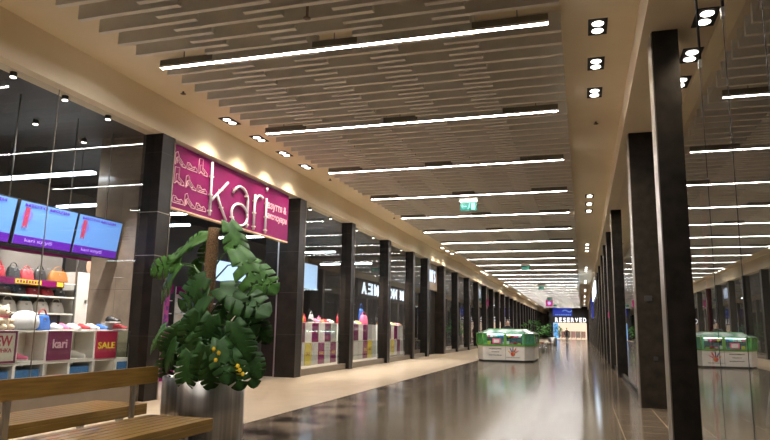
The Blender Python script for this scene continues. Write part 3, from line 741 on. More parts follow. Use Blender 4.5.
for i, yy in enumerate((8.9, 10.1, 11.4)):  # spotlights added to brighten the bag rack
    o = empty('track_spotlight', (-9.35, yy, 4.97), 0, f'added round spotlight over the bag rack, {ordn(i + 1)} from the left', 'spotlight', 'added spotlights over the bag rack')
    MB().cyl((0, 0, -.07), (0, 0, 0), .05, n=14).build('body', M['black'], o)
    MB().cyl((0, 0, -.08), (0, 0, -.07), .042, n=14).build('lens', M['lamp'], o)
    spot(o, (0, 0, -.10), 700, 80, .5, (1, .94, .88), .05, (-.32, 0, -1))

# entrance: shelves seen behind the plant
for i, (y0, y1, x, mm) in enumerate([(15.6, 17.6, -12.6, 'whitegloss'), (18.2, 20.2, -12.6, 'whitegloss'), (21., 23., -12.6, 'whitegloss')]):
    s = empty('shoe_rack', (0, 0, 0), 0, ['white shoe rack deep inside the entrance left of the moss pole', 'white shoe rack deep inside behind the plant', 'white shoe rack deep inside near the entrance right side'][i], 'rack', 'shoe racks inside')
    MB().box(x - .03, x, y0, y1, 0, 2.6).build('back_panel', M[mm], s)
    for z in (.5, .9, 1.3, 1.7, 2.1): MB().box(x, x + .3, y0, y1, z, z + .03).build('shelf', M['white'], s)
    MB().box(x + .0, x + .31, y0, y1, 2.35, 2.6).build('header', M['magenta'], s)
    for r_, z in enumerate((.532, .932, 1.332, 1.732, 2.132)):
        for q in range(4):
            shoe((r_ * 3 + q + i) % 8, (x + .03, y0 + .3 + q * .45, z), .1, f'{["white","pink","grey","red","black","blue","brown","yellow"][(r_ * 3 + q + i) % 8]} shoe, {ordn(q + 1)} along the {["bottom","second","middle","fourth","top"][r_]} shelf of the {["left","middle","right"][i]} white rack', 'shoes on the inner racks', 1.1)
for i, (y0, y1, z0, z1) in enumerate([(19.15, 21.6, 2.9, 3.6), (26.76, 28.45, 3.1, 4.25), (33.0, 34.2, 2.9, 4.5)]):
    o = empty('lightbox', (0, 0, 0), 0, ['pale blue lit panel seen above the plant through the entrance', 'pale blue lit panel behind the first window past the entrance', 'pale blue lit panel on the next shop wall'][i], 'lightbox', 'pale blue lightboxes')
    MB().box(-12.04, -12.0, y0, y1, z0, z1).build('panel', M['lightbox'], o)
    MB().box(-12.1, -12.04, y0 - .03, y1 + .03, z0 - .03, z1 + .03).build('frame', M['black'], o)
    MB().box(-12.08, -12.05, (y0 + y1) / 2 - .05, (y0 + y1) / 2 + .05, z1, 4.97).build('hanger', M['black'], o)
s = empty('magenta_stand', (-10.2, 13.6, 0), 0, 'magenta and purple merchandise stand inside the entrance', 'stand')
MB().box(-.3, .3, -.8, .8, 0, 1.2).build('base', M['magenta'], s)
MB().box(-.05, .05, -.8, .8, 1.2, 2.6).build('panel', mat('purple_print', (.12, .02, .20), .5, color2=(.4, .05, .25), scale=9, contrast=(.45, .55)), s)

# ------------------------------------------------------------------ window displays beyond the entrance
up_c = [['white', 'plum', 'white', 'magenta', 'white', 'plum', 'frost'], ['yellow', 'white', 'plum', 'white', 'magenta', 'frost', 'white'], ['yellow', 'white', 'plum', 'white', 'magenta', 'frost', 'white']]
lo_c = [['magenta', 'frost', 'yellow', 'frost', 'magenta', 'frost', 'magenta'], ['frost', 'magenta', 'frost', 'frost', 'magenta', 'yellow', 'frost'], ['frost', 'frost', 'frost', 'yellow', 'frost', 'plum', 'frost']]
CN = dict(white='white', plum='dark plum', magenta='magenta', yellow='yellow', frost='pale grey')
POSW = ['first', 'second', 'third', 'fourth', 'fifth', 'sixth', 'seventh']; CUR = {'frost': 'grey'}
WNM = ['first window past the entrance', 'second window past the entrance', 'third window past the entrance']
for wi, (ya, yb) in enumerate([(17.05, 20.7), (21.35, 25.1), (25.8, 29.2)]):
    step = (yb - ya) / 7
    for k in range(7):
        for row, (z0, z1, cs) in enumerate([(.9, 1.5, up_c), (.22, .895, lo_c)]):
            cn = cs[wi][k]
            o = empty('display_block', (0, 0, 0), 0, f'{CN[cn]} block, {POSW[k]} of the {["upper","lower"][row]} row in the {WNM[wi]}', 'display block', 'window display blocks')
            y0, y1 = ya + k * step, ya + (k + 1) * step - .01
            MB().box(-8.4, -7.97, y0, y1, z0, z1).build('body', M['white' if row == 0 else 'frost'], o)
            if cn not in ('white',): MB().box(-7.97, -7.955, y0 + .01, y1 - .01, z0 + .01, z1 - .01).build('front_panel', M[cn], o)
            if cn == 'yellow':
                text('lettering', 'SALE', .1, (-7.952, (y0 + y1) / 2, (z0 + z1) / 2 - .04), FACE_PX, M['magenta'], o, .001, width=.34, height=.1)
            if cn == 'magenta' and row == 1:
                text('lettering', 'SALE', .1, (-7.952, (y0 + y1) / 2, (z0 + z1) / 2 - .04), FACE_PX, M['goldtxt'], o, .001, width=.34, height=.1)
    for k in range(9):
        if (wi, k) in ((0, 0), (0, 1), (0, 2), (0, 3), (1, 1), (1, 5), (1, 6), (1, 7), (1, 8)): continue
        c_ = (k * 5 + wi * 3) % 8
        shoe(c_, (-8.24, ya + .25 + k * (yb - ya - .5) / 8, 1.502), random.uniform(-.2, .2), f'{["white","pink","grey","red","black","blue","brown","yellow"][c_]} shoe, {ordn(k + 1)} from the left in the {WNM[wi]}', 'shoes on the window blocks', 1.1)
for i, (yy, mm, w_, h_, lab) in enumerate([(18.75, 'red', .3, .2, 'small red bag in the first window past the entrance'), (19.35, 'greycl', .34, .26, 'grey bag in the first window past the entrance'), (20.0, 'pink', .26, .18, 'small pink bag in the first window past the entrance'),
                                     (21.75, 'red', .3, .24, 'red bag at the left of the second window past the entrance'), (22.75, 'pink', .3, .22, 'pink bag beside the bust form in the second window'), (26.3, 'blacklea', .34, .3, 'black bag in the third window past the entrance'), (26.9, 'pink', .3, .42, 'tall pink bag in the third window past the entrance'), (27.9, 'cream', .3, .4, 'tall beige bag in the third window past the entrance')]):
    handbag((-8.33, yy, 1.502), 0, w_, h_, .1, M[mm], lab, 'bags on the window blocks')
handbag((-8.14, 24.05, 1.502), 0, .7, .36, .2, M['pink'], 'large pink bag on the blocks of the second window', 'bags on the window blocks')
handbag((-8.36, 24.35, 1.502), 0, .5, .6, .09, M['bluecl'], 'blue bag standing behind the large pink bag', 'bags on the window blocks')
handbag((-8.25, 18.25, 1.502), .1, .45, .36, .2, M['yellow'], 'yellow bag on the blocks of the first window', 'bags on the window blocks')
handbag((-8.28, 17.35, 1.502), .1, .45, .55, .2, M['blacklea'], 'tall black bag at the left of the first window', 'bags on the window blocks')
for i, (yy, lab) in enumerate([(17.75, 'white bust form in the first window'), (22.2, 'white bust form in the second window')]):
    b = MB().lathe([(.001, 0), (.10, .005), (.10, .02), (.02, .03), (.02, .12), (.09, .16), (.13, .28), (.12, .38), (.05, .43), (.045, .48), (.001, .49)], (-8.08, yy, 1.502), 18)
    tag(b.build('bust_form', M['whitegloss']), lab, 'bust form', 'bust forms in the windows')
# mannequin-like tan post seen in the first window
tag(MB().cyl((-9.3, 18.6, 0), (-9.3, 18.6, 4.9), .025, n=10).build('metal_post', M['brownlea']), 'thin tan post rising behind the first window display', 'post')

# lights inside the further left shops
for i, yy in enumerate((33.5, 38.5, 43, 51, 58, 69, 76, 88, 104)):
    dup(ssp, (-10.3, yy, 4.2), None, f'white light strip inside the left shops past the first portal, {ordn(i + 1)} from the camera')
for i, yy in enumerate((24, 45, 66, 80)):
    dup(ssp, (3.6, yy, 4.13), None, f'white light strip inside the right shops, {ordn(i + 1)} from the camera')

# ------------------------------------------------------------------ benches
def bench(x0, x1, y0, y1, back_x, label):
    o = empty('bench', ((x0 + x1) / 2, (y0 + y1) / 2, 0), 0, label, 'bench', 'wooden benches')
    cx, cy_ = (x0 + x1) / 2, (y0 + y1) / 2
    n_ = 7; w_ = (x1 - x0) / n_
    fr = MB().box(x0 - cx, x1 - cx, y0 - cy_ + .02, y1 - cy_ - .02, .34, .40)
    fr.build('seat_frame', M['wood'], o)
    for k in range(n_):
        MB().box(x0 - cx + k * w_ + .006, x0 - cx + (k + 1) * w_ - .006, y0 - cy_, y1 - cy_, .40 if 0 < k < n_ - 1 else .33, .45, .006).build('seat_slat', M['wood'], o)
    for sx in (x0 + .1, x1 - .1):
        for yy in (y0 + .3, y1 - .35):
            MB().box(sx - cx - .03, sx - cx + .03, yy - cy_ - .03, yy - cy_ + .03, 0, .34).build('leg', M['steel'], o)
    if back_x is not None:
        b = MB(); N = 12; prev = None
        for q in range(N + 1):
            t = q / N; yy = y0 - .0 + (y1 + .06 - y0) * t; z0 = .765 - .012 * math.sin(PI * t)
            ring = [b.bm.verts.new((back_x - cx + dx_, yy - cy_, z)) for dx_, z in ((-.022, z0), (.022, z0), (.022, z0 + .165), (-.022, z0 + .165))]
            if prev:
                for a in range(4): b.bm.faces.new((prev[a], prev[(a + 1) % 4], ring[(a + 1) % 4], ring[a]))
            else: b.bm.faces.new(ring[::-1])
            prev = ring
        b.bm.faces.new(prev); b.build('backrest', M['wood'], o)
        for yy in (y0 + .25, 4.13, 5.63):
            MB().box(back_x - cx - .055, back_x - cx - .023, yy - cy_ - .028, yy - cy_ + .028, .0, .87, .006).build('back_post', M['steel'], o)
    return o
bench(-4.27, -3.53, 2.4, 5.87, -4.28, 'long slatted wooden bench with backrest in the near left corner')
bench(-5.62, -4.9, 3.3, 6.67, None, 'slatted wooden bench without back behind the near one')

# ------------------------------------------------------------------ planter and monstera
PX, PY, PR = -4.09, 6.55, .45
pl = empty('planter', (PX, PY, 0), 0, 'tall round brushed steel planter holding the big plant', 'planter')
MB().lathe([(PR - .03, 0), (PR, .02), (PR, .79), (PR - .012, .80), (PR - .025, .79), (PR - .03, .70), (.001, .70)][:], (0, 0, 0), 48).build('pot', M['planter'], pl)
MB().lathe([(PR - .03, .705), (.2, .74), (.001, .75)], (0, 0, 0), 24).build('soil', M['soil'], pl)
pt = empty('monstera_plant', (PX, PY, .74), 0, 'large dark green split leaf plant climbing a brown moss pole', 'plant')
b = MB(); N = 14
pole = [(-.02 + .065 * t, -.06, -.03 + 1.76 * t) for t in [q / N for q in range(N + 1)]]
b.tube(pole, .072, 14, taper=[1 + .06 * math.sin(q * 2.3) for q in range(N)] + [.9]); b.build('moss_pole', M['coir'], pt)

def leaf_mesh(seed, m, cuts=5):
    rnd = random.Random(seed); bm = bmesh.new(); N = 40
    def half(sgn):
        mid = []; inner = []; outer = []
        for i in range(N + 1):
            t = i / N
            y_ = -.10 * math.exp(-((t) / .08) ** 2) * 0 + t
            w = .40 * (math.sin(PI * min(1, (t * .93 + .07))) ** .62) * (1 - .25 * t)
            if t > .97: w *= (1 - t) / .03 * .9 + .1 * 0
            # splits
            ph = (t * (cuts + .6)) % 1
            notch = 1.
            if .14 < t < .88 and (ph < .21 + .03 * rnd.random()): notch = .28
            back = -.16 * max(0, 1 - t / .22)       # heart lobes behind the petiole
            sweep = .16 * (w / .47)
            mid.append((0, y_)); inner.append((sgn * w * .30, y_ + sweep * .25 + back * .35)); outer.append((sgn * w * notch, y_ + sweep * notch + back))
        return mid, inner, outer
    for sgn in (-1, 1):
        mid, inn, out = half(sgn)
        def mk(p):
            x, y_ = p
            z = -.75 * x * x - .30 * y_ * y_ + .06 * math.sin(9 * y_) * abs(x) + .22 * abs(x)
            return bm.verts.new((x, y_, z))
        Vm = [mk(p) for p in mid]; Vi = [mk(p) for p in inn]; Vo = [mk(p) for p in out]
        for i in range(N):
            for A, B in ((Vm, Vi), (Vi, Vo)):
                try:
                    f = bm.faces.new((A[i], A[i + 1], B[i + 1], B[i]) if sgn < 0 else (A[i], B[i], B[i + 1], A[i + 1])); f.smooth = True
                except ValueError: pass
    bmesh.ops.remove_doubles(bm, verts=bm.verts, dist=.0005)
    bmesh.ops.solidify(bm, geom=bm.faces, thickness=.006)
    me = bpy.data.meshes.new('leaf'); bm.to_mesh(me); bm.free(); me.materials.append(m); return me
LM = [leaf_mesh(1, M['leaf']), leaf_mesh(2, M['leaf'], 6), leaf_mesh(3, M['leaf2'], 5), leaf_mesh(4, M['leaf2'], 4)]
def unproj(px, py, Y):
    d = fw * FPX + r2 * (px - 385) - u2 * (py - 220); t = Y / d.y; return Vector((0, 0, H)) + d * t
# leaf attach point (px), tip point (px), distance along the aisle, mesh kind -- measured where each leaf hangs on the plant
LV = [((229, 223), (247, 258), 6.5, 2), ((236, 250), (266, 290), 6.45, 3), ((246, 262), (276, 285), 6.6, 2), ((208, 237), (160, 250), 6.6, 2), ((204, 236), (180, 244), 6.75, 3), ((178, 262), (148, 270), 6.5, 3), ((180, 264), (152, 294), 6.45, 2),
      ((212, 240), (204, 262), 6.85, 2), ((199, 262), (188, 282), 6.8, 3), ((206, 278), (176, 304), 6.3, 0), ((220, 288), (264, 302), 6.35, 0), ((208, 296), (172, 332), 6.25, 0), ((165, 327), (144, 347), 6.4, 2), ((232, 296), (252, 330), 6.3, 0),
      ((226, 300), (222, 326), 6.4, 1), ((198, 312), (184, 344), 6.2, 0), ((248, 312), (264, 342), 6.45, 1), ((212, 316), (204, 352), 6.15, 0), ((234, 322), (246, 358), 6.2, 1), ((182, 326), (162, 352), 6.3, 1), ((196, 338), (182, 372), 6.1, 0),
      ((176, 342), (158, 368), 6.25, 1), ((220, 340), (230, 376), 6.1, 0), ((240, 342), (262, 372), 6.3, 1), ((190, 352), (181, 388), 6.1, 1), ((206, 346), (200, 384), 6.05, 0), ((230, 352), (240, 386), 6.15, 0), ((170, 352), (163, 380), 6.35, 0), ((246, 350), (258, 380), 6.4, 0),
      ((212, 352), (214, 388), 6.12, 1), ((188, 318), (176, 342), 6.8, 1), ((222, 320), (238, 346), 6.85, 0), ((204, 330), (216, 362), 6.85, 0), ((178, 334), (192, 364), 6.85, 1), ((240, 330), (252, 358), 6.85, 1), ((206, 366), (192, 380), 6.2, 0), ((198, 300), (190, 322), 6.85, 0), ((216, 330), (226, 356), 6.3, 1)]
base = Vector((PX, PY, .74))
rnd = random.Random(5)
sm = MB()
for i, (a, t, Y, k) in enumerate(LV):
    A = unproj(a[0], a[1], Y) - base; T = unproj(t[0], t[1], Y - .10 + .15 * rnd.random()) - base
    d = T - A; L = d.length * 1.08; d.normalize()
    tocam = (Vector((0, 0, H)) - base - A).normalized()
    nrm = (tocam * (.75 + .3 * rnd.random()) + Vector((0, 0, .75)) + Vector((rnd.uniform(-.8, .8), rnd.uniform(-.3, .3), rnd.uniform(-.5, .5))))
    nrm = (nrm - d * nrm.dot(d)).normalized(); xa = d.cross(nrm)
    o = link('leaf', LM[k], pt)
    R = Matrix((xa, d, nrm)).transposed().to_4x4()
    o.matrix_basis = Matrix.Translation(A) @ R @ Matrix.Scale(L, 4)
    s0 = Vector((.0, -.03, max(.05, min(1.45, A.z - .28)))); mid = (s0 + A) / 2 + Vector((0, 0, .10))
    sm.tube([s0, mid, A - d * .0], .009, 6, taper=[1.2, 1, .7])
sm.build('stem', M['stem'], pt)
# yellow flowers low in the pot
for i, (px, py, Y) in enumerate([(214, 349, 6.0), (219, 353, 6.0), (216, 360, 6.0), (240, 370, 6.1), (243, 374, 6.1), (238, 366, 6.1)]):
    c = unproj(px, py, Y) - base; b = MB()
    for q in range(6):
        a = q * PI / 3; b.ell(c + Vector((.013 * math.cos(a), -.005, .013 * math.sin(a))), (.011, .006, .011), 8)
    b.ell(c + Vector((0, -.010, 0)), (.008, .007, .008), 8)
    b.tube([c, c * .75 + Vector((0, 0, .02)), Vector((c.x * .5, c.y * .5, .05))], .004, 5)
    b.build('flower', M['flower'], pt)

# ------------------------------------------------------------------ kiosk
ks = empty('kiosk', (0, 0, 0), 0, 'white island kiosk with green framed glass display in the aisle', 'kiosk')
def octo(e, z): # outline grown by e
    return [(-4.28 - e * .4, 29.32 - e), (-2.48 + e * .4, 29.32 - e), (-2.1 + e, 29.95 - e * .4), (-2.1 + e, 32.7 + e * .4), (-2.48 + e * .4, 33.3 + e), (-4.28 - e * .4, 33.3 + e), (-4.62 - e, 32.7 + e * .4), (-4.62 - e, 29.95 - e * .4)]
MB().prism(octo(-.05, 0), 0, .07).build('plinth', M['black'], ks)
def ring(poly_o, poly_i, z0, z1, m, name):
    b = MB(); n_ = len(poly_o)
    vs = [[b.bm.verts.new((x, y_, z)) for x, y_ in p] for p, z in ((poly_o, z0), (poly_o, z1), (poly_i, z1), (poly_i, z0))]
    for i in range(n_):
        for q in range(4):
            A, B = vs[q], vs[(q + 1) % 4]
            b.bm.faces.new((A[i], A[(i + 1) % n_], B[(i + 1) % n_], B[i]))
    return b.build(name, m, ks)
ring(octo(0, 0), octo(-.62, 0), .07, .68, M['kioskw'], 'counter_body')
ring(octo(.03, 0), octo(-.65, 0), .68, .75, M['green'], 'green_band')
ring(octo(.05, 0), octo(.0, 0), 1.20, 1.235, M['green'], 'front_rail')
ring(octo(-.46, 0), octo(-.52, 0), 1.41, 1.44, M['green'], 'top_rail')
po = octo(.04, 0); pi_ = octo(.03, 0); pa = octo(-.47, 0); pb = octo(-.48, 0)
def shell(loops, m, name):
    b = MB(); vs = [[b.bm.verts.new((x, y_, z)) for x, y_ in p] for p, z in loops]; L = len(loops)
    for i in range(8):
        for q in range(L):
            A, B = vs[q], vs[(q + 1) % L]; b.bm.faces.new((A[i], A[(i + 1) % 8], B[(i + 1) % 8], B[i]))
    return b.build(name, m, ks)
shell([(po, .75), (po, 1.2), (pi_, 1.2), (pi_, .75)], M['caseglass'], 'front_glass')
shell([(octo(.03, 0), 1.236), (pa, 1.42), (pb, 1.41), (octo(.02, 0), 1.23)], M['canopy'], 'sloping_glass')
ring(octo(-.03, 0), octo(-.40, 0), 1.04, 1.055, M['caseglass'], 'glass_shelf')
ring(octo(-.30, 0), octo(-.45, 0), .75, 1.0, M['icy'], 'inner_back')
for (x, y_) in octo(.03, 0):
    MB().cyl((x, y_, .75), (x, y_, 1.2), .022, n=8).build('corner_post', M['green'], ks)
MB().box(-3.36, -3.24, 29.25, 29.28, .75, 1.2).build('front_post', M['green'], ks)
MB().prism([(-4.6, 29.9), (-4.28, 29.3), (-4.1, 29.3), (-4.1, 29.33), (-4.26, 29.34), (-4.57, 29.92)], .76, 1.19).build('green_panel', mat('green_film', (.08, .30, .05), .4, color2=(.18, .5, .22), scale=9), ks)
M['greenfilm2'] = mat('aqua_film', (.16, .42, .22), .4, color2=(.25, .6, .5), scale=9)
MB().prism([(-2.58, 29.3), (-2.47, 29.3), (-2.08, 29.93), (-2.11, 29.95), (-2.5, 29.33), (-2.58, 29.33)], .76, 1.19).build('aqua_panel', M['greenfilm2'], ks)
# logo on the white front: a hand print in colours and three lines of lettering
lg = MB().ell((-2.98, 29.312, .34), (.10, .008, .10), 14).build('logo_palm', mat('logo_orange', (.62, .22, .03), .5, color2=(.45, .03, .05), scale=14, contrast=(.48, .52)), ks)
for q, (ang, L, c) in enumerate([(150, .17, (.75, .35, .03)), (115, .26, (.05, .03, .25)), (88, .30, (.04, .03, .06)), (62, .27, (.55, .03, .05)), (30, .25, (.70, .20, .25))]):
    a = math.radians(ang); s_ = Vector((-2.98 + .11 * math.cos(a), 29.31, .36 + .08 * math.sin(a))); e_ = s_ + Vector((L * .75 * math.cos(a), 0, L * .75 * math.sin(a)))
    MB().tube([s_, (s_ + e_) / 2, e_], .024, 6, taper=[.8, 1, .7]).build('logo_finger', mat('logo_finger_%d' % q, c, .5), ks)
text('lettering', 'HANDMADE', .1, (-2.98, 29.315, .17), FACE_MY, M['signtxt'], ks, .002, width=.6, height=.05)
for q, (t_, w_, z) in enumerate([('подарунки', .55, .52), ('та іграшки', .34, .39), ('сувеніри', .55, .25)]):
    text('lettering', t_, .1, (-3.75, 29.315, z), FACE_MY, M['signtxt'], ks, .002, width=w_, height=.06, bold=.004)
MB().box(-3.305, -3.295, 29.312, 29.322, .08, .67).build('panel_joint', M['signtxt'], ks)
pc = empty('price_board', (0, 0, 0), 0, 'small white price board with pink border on the kiosk glass', 'sign')
MB().box(-3.86, -3.50, 29.23, 29.25, .78, 1.0, .01).build('board', M['pink'], pc)
MB().box(-3.8, -3.56, 29.215, 29.23, .82, .96).build('paper', M['white'], pc)
gc = [M[k] for k in ('pink', 'teal', 'yellow', 'whitegloss', 'bluecl', 'red', 'greycl', 'magenta')]
gn = ['pink', 'teal', 'yellow', 'white', 'blue', 'red', 'grey', 'magenta']
for r_, (z, ny) in enumerate([(1.056, 29.5), (1.056, 29.62)]):
    for q in range(11):
        x = -4.15 + q * .155 + .04 * r_; k = (q * 3 + r_ * 5) % 8; h = .10 + .12 * random.random()
        tag(MB().box(x, x + .12, ny, ny + .09, z, z + h, .012).build('toy_box', gc[k]), f'tiny {gn[k]} box on the kiosk glass shelf, {ordn(q + 1)} from the left in the {["front", "back"][r_]} row', 'box', 'goods in the kiosk')
for q in range(10):
    x = -4.1 + q * .165; k = (q * 5 + 2) % 8
    tag(MB().box(x, x + .13, 29.42, 29.52, .752, .81 + .1 * random.random(), .012).build('toy_box', gc[k]), f'tiny {gn[k]} box on the kiosk counter behind glass, {ordn(q + 1)} from the left', 'box', 'goods in the kiosk')
kl = empty('added_kiosk_light', (0, 0, 0), 0, 'added thin cool light bar under the kiosk front rail', 'light bar')  # light bar added to brighten the goods behind the kiosk glass
MB().box(-4.2, -2.55, 29.36, 29.39, 1.17, 1.19).build('tube', emit('added_kiosk_led', (.8, .95, 1.), 9.), kl)

# ------------------------------------------------------------------ people
def person(loc, rz, label, pose='walk', top='coat', hair_long=False, scale=1.):
    root = empty('person', loc, rz, label, 'person'); root.scale = (scale,) * 3
    V = []; E = []; R_ = []
    def v(p, r, par=None):
        V.append(p); R_.append(r)
        if par is not None: E.append((par, len(V) - 1))
        return len(V) - 1
    st = .22 if pose == 'walk' else .02
    pel = v((0, 0, .95), (.155, .11)); sp1 = v((0, .0, 1.1), (.14, .10), pel); ch = v((0, .01, 1.28), (.165, .115), sp1); nk0 = v((0, .0, 1.42), (.10, .08), ch); nk = v((0, -.01, 1.5), (.052, .055), nk0)
    h1 = v((0, -.03, 1.57), (.068, .08), nk); h2 = v((0, -.03, 1.66), (.076, .092), h1); h3 = v((0, -.02, 1.73), (.045, .055), h2)
    for s in (-1, 1):
        f = st * s
        hip = v((.09 * s, 0, .88), (.11, .11), pel); kn = v((.095 * s, -f * .6 - .02, .50), (.075, .08), hip); an = v((.095 * s, -f * 1.05 + (.12 if f < 0 else 0), .10 + (.05 if f < 0 and pose == 'walk' else 0)), (.05, .055), kn)
        v((.10 * s, V[an][1] - .20, .045 + (V[an][2] - .10) * .4), (.042, .032), an)
        sh = v((.185 * s, .01, 1.39), (.072, .066), nk0)
        if pose == 'walk': el = v((.265 * s, .05 + f * .5, 1.12), (.054, .054), sh); wr = v((.265 * s, -.06 + f * .9, .90), (.038, .040), el); hd = (.265 * s, -.09 + f * 1.0, .82); fd = Vector((0, -.25, -1))
        else: el = v((.24 * s, .02, 1.12), (.046, .046), sh); wr = v((.19 * s, -.22, 1.06), (.030, .032), el); hd = (.17 * s, -.30, 1.05); fd = Vector((-.1 * s, -1, -.15))
        pm = v(hd, (.036, .020), wr); fd.normalize()
        for q in range(4):
            o1 = Vector(hd) + Vector((0, .015 - .0, 0)) + Vector((.0, 0, 0)) + fd * .045 + fd.orthogonal().normalized() * (.012 * (q - 1.5)) * 1.3
            a = v(tuple(o1), (.009, .009), pm); v(tuple(o1 + fd * (.045 - .006 * abs(q - 1.5)) + Vector((0, -.012, 0))), (.007, .007), a)
        th = Vector(hd) + Vector((-.03 * s, -.02, .0)); a = v(tuple(th), (.010, .010), pm); v(tuple(th + fd * .04), (.008, .008), a)
    me = bpy.data.meshes.new('body'); me.from_pydata(V, E, []); ob = bpy.data.objects.new('body', me); COL.objects.link(ob)
    ob.modifiers.new('skin', 'SKIN'); ob.modifiers.new('sub', 'SUBSURF').levels = 1
    for d_, r_ in zip(me.skin_vertices[0].data, R_): d_.radius = r_
    me.skin_vertices[0].data[0].use_root = True
    dg = bpy.context.evaluated_depsgraph_get(); m2 = bpy.data.meshes.new_from_object(ob.evaluated_get(dg)); bpy.data.objects.remove(ob)
    # a nose, brow and chin pushed out of the head
    for q in m2.vertices:
        if q.co.z > 1.52 and q.co.y < -.06:
            if abs(q.co.x) < .022 and 1.58 < q.co.z < 1.64: q.co.y -= .016
            if abs(abs(q.co.x) - .035) < .018 and 1.63 < q.co.z < 1.67: q.co.y += .006
    for p in m2.polygons: p.use_smooth = True
    m2.materials.clear()
    for k in (top, 'trouser', 'skin', 'shoe'): m2.materials.append(M[k])
    hz = .86 if pose == 'walk' else 0
    for p in m2.polygons:
        c = p.center
        if c.z > 1.485 and abs(c.x) < .1: p.material_index = 2
        elif c.z > 1.3: p.material_index = 0
        elif c.z < .09: p.material_index = 3
        elif abs(c.x) < .19 and c.z < .88 and (pose != 'walk' or abs(c.x) < .17): p.material_index = 1
        elif (pose == 'walk' and c.z < .89 and abs(c.x) > .17) or (pose != 'walk' and c.y < -.24): p.material_index = 2
        else: p.material_index = 0
    body = link('body', m2, root)
    hb = MB().ell((0, .012, 1.685), (.088, .098, .085), 16)
    if hair_long: hb.ell((0, .055, 1.60), (.085, .055, .13), 14)
    hb.build('hair', M['hair'], root)
    e = MB()
    for s in (-1, 1): e.ell((.03 * s, -.112, 1.645), (.011, .006, .007), 8)
    e.build('eyes', M['blacklea'], root)
    MB().box(-.022, .022, -.105, -.098, 1.563, 1.569).build('mouth', M['letterdark'], root)
    return root
person((-3.35, 30.75, 0), .35, 'dark haired person in black standing behind the kiosk counter', 'stand', 'coat', True, 1.06)
person((-1.95, 85, 0), PI, 'person in dark clothes walking down the far aisle towards the lit shop', 'walk', 'coat', False, 1.04)

# ------------------------------------------------------------------ far plants, stools
def far_plant(loc, h, r, label, pot, seed):
    o = empty('potted_plant', loc, 0, label, 'plant', 'potted plants along the far aisle')
    MB().lathe([(r * .42, 0), (r * .46, .05), (r * .46, h * .36), (r * .42, h * .37), (r * .4, h * .33), (.001, h * .33)], n=24).build('pot', pot, o)
    MB().cyl((0, 0, h * .33), (.03, 0, h * .6), .05, .03, n=8).build('trunk', M['coir'], o)
    rr = random.Random(seed); b = MB()
    for q in range(170):
        a = rr.uniform(0, 2 * PI); u = rr.random() ** .5; zz = h * (.42 + .58 * rr.random()); env = math.sin(PI * min(1, max(.08, (zz / h - .36) / .66))) ** .6
        c = Vector((r * u * env * math.cos(a), r * u * env * math.sin(a), zz)); d = Vector((math.cos(a), math.sin(a), rr.uniform(-.6, .5))).normalized()
        s = d.orthogonal().normalized(); L = .26 * rr.uniform(.7, 1.3); W = .06; n_ = d.cross(s) * .02
        vs = [b.bm.verts.new(c), b.bm.verts.new(c + d * L * .5 + s * W + n_), b.bm.verts.new(c + d * L), b.bm.verts.new(c + d * L * .5 - s * W + n_)]
        b.bm.faces.new(vs)
    bmesh.ops.solidify(b.bm, geom=b.bm.faces[:], thickness=.01)
    b.build('foliage', M['farleaf'], o)
    return o
far_plant((-4.3, 60., 0), 2.3, 1.05, 'leafy green potted plant just behind the kiosk', M['steel'], 1)
far_plant((-2.95, 68.2, 0), 2.05, .9, 'leafy green potted plant further down the aisle', M['steel'], 2)
far_plant((-8.9, 39.3, 0), 2.0, .9, 'green potted plant behind the glass past the portal', M['stone_plain'], 3)
for i, (x, y) in enumerate([(-2.75, 44.5), (-2.5, 46.5)]):
    s = empty('stool', (x, y, 0), 0, ['small stool with brown seat beside the kiosk', 'second stool with pale seat beyond the brown one'][i], 'stool', 'stools near the kiosk')
    MB().cyl((0, 0, .55), (0, 0, .65), .26, n=20).build('seat', M['brownlea' if i == 0 else 'white'], s)
    for a in range(4): MB().cyl((.2 * math.cos(a * PI / 2 + .7), .2 * math.sin(a * PI / 2 + .7), .0), (.16 * math.cos(a * PI / 2 + .7), .16 * math.sin(a * PI / 2 + .7), .55), .025, n=8).build('leg', M['steel'], s)
s = empty('table', (-2.9, 52.0, 0), 0, 'low pale table between the far plants', 'table')
MB().box(-.7, .7, -.5, .5, .42, .50, .02).build('top', M['beige'], s)
for sx in (-1, 1):
    for sy_ in (-1, 1): MB().box(sx * .6 - .03, sx * .6 + .03, sy_ * .4 - .03, sy_ * .4 + .03, 0, .42).build('leg', M['steel'], s)

# ------------------------------------------------------------------ far shop front
fs = empty('wall_front', (0, 0, 0), 0, 'black shopfront closing the far end of the aisle', 'shopfront', kind='structure')
FX0, FX1 = -5.6, 1.02
MB().box(FX0, FX1, YF, YF + .3, 2.85, ZC).box(FX0, -4.95, YF, YF + .3, 0, 2.85).box(.62, FX1, YF, YF + .3, 0, 2.85).build('facade', M['black'], fs)
MB().box(FX0 + .01, FX1 - .01, YF + 6.2, YF + 6.4, 0, 4.2).build('shop_back', M['warmbox'], fs)
MB().box(FX0 + .01, FX0 + .1, YF + .3, YF + 6.2, 0, 4.2).box(FX1 - .1, FX1 - .01, YF + .3, YF + 6.2, 0, 4.2).box(FX0 + .1, FX1 - .1, YF + .3, YF + 6.2, 4.1, 4.2).build('shop_sides', M['white'], fs)
o = empty('shop_sign', (0, 0, 0), 0, 'lit white RESERVED sign over the far shop', 'sign')
for q, ch in enumerate('RESERVED'):
    text('letter', ch, 1, (-4.35 + q * .67, YF - .03, 2.98), FACE_MY, M['reserved'], o, .03, width=.47, height=.74)
o = empty('blue_screen', (0, 0, 0), 0, 'large dark blue screen above the RESERVED sign', 'screen')
MB().box(-4.95, -1.75, YF - .06, YF - .005, 4.02, 5.5).build('panel', M['bluepanel'], o)
b = MB()
